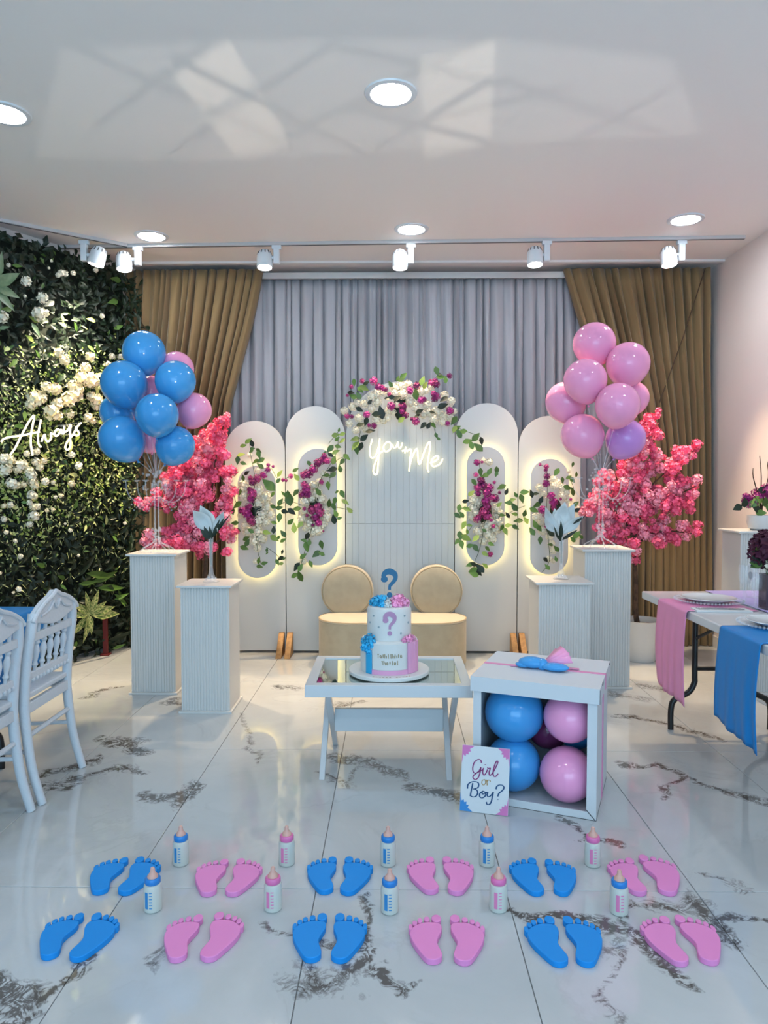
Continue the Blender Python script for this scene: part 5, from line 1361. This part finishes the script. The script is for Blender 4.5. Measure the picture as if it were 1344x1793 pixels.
# ------------------------------------------------------------------ carved white chairs, backs to the right, facing the left table
m_chair = mat('white painted wood', (0.56, 0.60, 0.65), 0.4, bump=(70, 0.25))
def chair(loc, label):
    t = thing('carved_chair', label, 'chair', loc, 0, 'white carved chairs at the left table')
    HWc = .195
    for s in (-1, 1):
        pts = spline([(.055, s * (HWc + .0), 0), (.012, s * HWc, .16), (-.012, s * HWc, .36), (-.012, s * HWc, .46), (.0, s * HWc, .60), (.018, s * (HWc - .003), .72), (.022, s * (HWc - .02), .80)], 4)
        obj('back_leg', MB().tube(pts, [.017 + .004 * min(1, i / 8) for i in range(len(pts))], 12), t, m_chair)
        obj('front_leg', MB().lathe([(.012, 0), (.015, .02), (.018, .2), (.022, .35), (.024, .42), (.024, .44)], 14, c=(-.40, s * .185, 0)), t, m_chair)
        obj('side_rail', MB().bar((-.40, s * .185, .415), (-.012, s * .19, .415), .022, .05), t, m_chair, bevel=.003)
        obj('side_stretcher', MB().tube([(-.40, s * .185, .20), (.0, s * .19, .22)], .010, 8), t, m_chair)
    # crest rail: arched board with a raised rim
    n = 20; top = []; bot = []
    for k in range(n + 1):
        v = -1 + 2 * k / n
        top.append((v * .205, .775 + .085 * math.cos(v * PI / 2) ** .75 + (.018 * max(0, 1 - abs(v) / .22))))
        bot.append((v * .195, .745 + .030 * math.cos(v * PI) * -1 * .5 + .0))
    cr = obj('crest_rail', MB().prism(top + bot[::-1], 'x', .008, .036), t, m_chair, bevel=.004)
    obj('crest_moulding', MB().tube([(.036, y, z - .006) for y, z in top], .010, 8), cr, m_chair)
    obj('carving', MB().tube(spline([(.037, -.14, .785), (.039, -.07, .80), (.039, -.03, .83), (.039, .0, .80), (.039, .03, .83), (.039, .07, .80), (.037, .14, .785)], 3), .007, 6), cr, m_chair)
    obj('upper_rail', MB().bar((.016, -.19, .70), (.016, .19, .70), .018, .036), t, m_chair, bevel=.003)
    obj('lower_rail', MB().bar((-.006, -.19, .535), (-.006, .19, .535), .018, .03), t, m_chair, bevel=.003)
    sc = MB()
    for k in range(12):
        sc.ball((-.004, -.176 + .032 * k, .515), .013, 8, 6)
    obj('scroll_trim', sc, t, m_chair)
    for k in range(5):
        y = -.125 + .0625 * k
        a = Vector((-.004, y, .545)); b = Vector((.020, y, .755)); d = b - a; R = uz(d); R.translation = a; L = d.length
        obj('spindle', MB().lathe([(.007, 0), (.008, L*.1), (.013, L*.14), (.008, L*.2), (.012, L*.32), (.015, L*.42), (.011, L*.5), (.008, L*.55), (.013, L*.60), (.008, L*.66), (.008, L*.95), (.009, L)], 10, M=R), t, m_chair)
    obj('seat', MB().prism([(-.425, -.205), (-.425, .205), (-.005, .185), (-.005, -.185)], 'z', .438, .462), t, m_chair, bevel=.006)
    obj('front_rail', MB().bar((-.40, -.185, .415), (-.40, .185, .415), .022, .05), t, m_chair, bevel=.003)
    obj('back_rail', MB().bar((-.012, -.19, .40), (-.012, .19, .40), .022, .045), t, m_chair, bevel=.003)
    obj('back_stretcher', MB().tube([(-.004, -.195, .285), (-.004, .195, .285)], .011, 8), t, m_chair)
    obj('front_stretcher', MB().tube([(-.40, -.185, .25), (-.40, .185, .25)], .010, 8), t, m_chair)
    return t
f1, f2 = atz(73, 1409), atz(130, 1342)
cy = (f1.y + f2.y) / 2
c1 = chair((f1.x - .055, cy, 0), 'white carved chair, the farther of the two at the left edge')
n1 = atz(55, 1420)
c2 = dup(c1, Vector((n1.x - .055, n1.y - .195, 0)), 0, 'white carved chair, the nearer one cut by the left edge')

# ------------------------------------------------------------------ added pattern projectors, unseen on the floor behind the photographer:
# made-up lamps under cut-out masks stand in for window light reflected onto the ceiling
def helper(L, hole, bars, energy, label, col=(1.0, .93, .80)):
    L = Vector(L); zs_ = .62
    t = thing('added_projector', label, 'helper', (L.x, L.y, 0))
    obj('base', MB().box(-.11, .11, -.11, .11, 0, .03), t, m_black, bevel=.004)
    obj('helper_can', MB().lathe([(.05, .03), (.05, L.z - .04), (.042, L.z - .04), (.042, .04), (0, .04)], 20), t, m_black)
    def on(px, py):
        p = atz(px, py, CEIL); d = p - L; q = L + d * ((zs_ - L.z) / d.z); return q - Vector((L.x, L.y, 0))
    H = [on(*p) for p in hole]
    edge_ = [H[k].lerp(H[(k + 1) % len(H)], q / 6) for k in range(len(H)) for q in range(6)]
    c = sum(edge_, Vector()) / len(edge_); Rm = max((p - c).length for p in H)
    ax = Vector((c.x, c.y, zs_ - L.z)).normalized()
    half = max(ax.angle(Vector((p.x, p.y, zs_ - L.z))) for p in H) + .015
    n = len(edge_)
    outer = [c + (p - c).normalized() * Rm * (2.2 if len(H) == 4 else 1.6) for p in edge_]
    low_ = [p - Vector((0, 0, .004)) for p in edge_ + outer]
    obj('light_mask', MB().add(edge_ + outer + low_, [(k, (k+1) % n, n + (k+1) % n, n + k) for k in range(n)] + [(2*n + k, 3*n + k, 3*n + (k+1) % n, 2*n + (k+1) % n) for k in range(n)]), t, m_black, smooth=False)
    for a, b_ in bars:
        obj('mask_bar', MB().bar(on(*a), on(*b_), .0035, .003), t, m_black)
    for k in range(0, n, n // 4):
        p = outer[k]
        obj('mask_leg', MB().tube([(p.x, p.y, 0), (p.x, p.y, zs_)], .006, 8), t, m_black)
    lamp('added_lamp', 'SPOT', L, energy, col, aim=L + Vector((c.x, c.y, zs_ - L.z)), spot_size=half * 2, spot_blend=.2, shadow_soft_size=.004)
BARS = [((395, 58), (165, 220)), ((585, 75), (300, 268)), ((868, 58), (420, 280)), ((300, 100), (640, 270)), ((575, 76), (880, 150)), ((600, 185), (860, 250)), ((640, 270), (860, 140)),
        ((115, 75), (510, 255)), ((735, 215), (1000, 150)), ((880, 140), (1160, 235)), ((980, 260), (1180, 150))]
helper((-1.3, -3.1, .10), [(282, 104), (395, 58), (508, 253), (418, 281)], [BARS[0], BARS[3], ((360, 205), (455, 150))], 520, 'added unseen lattice projector on the floor behind the photographer, left', (1.0, .86, .66))
helper((-.3, -3.1, .10), [(733, 93), (868, 55), (858, 252), (743, 280)], [BARS[5], BARS[6]], 480, 'added unseen lattice projector on the floor behind the photographer, middle', (1.0, .86, .66))
helper((1.0, -3.1, .10), [(105, 75), (395, 58), (868, 56), (1180, 90), (1240, 235), (858, 253), (418, 281), (60, 275)], BARS, 250, 'added unseen lattice projector on the floor behind the photographer, right', (1.0, .95, .88))
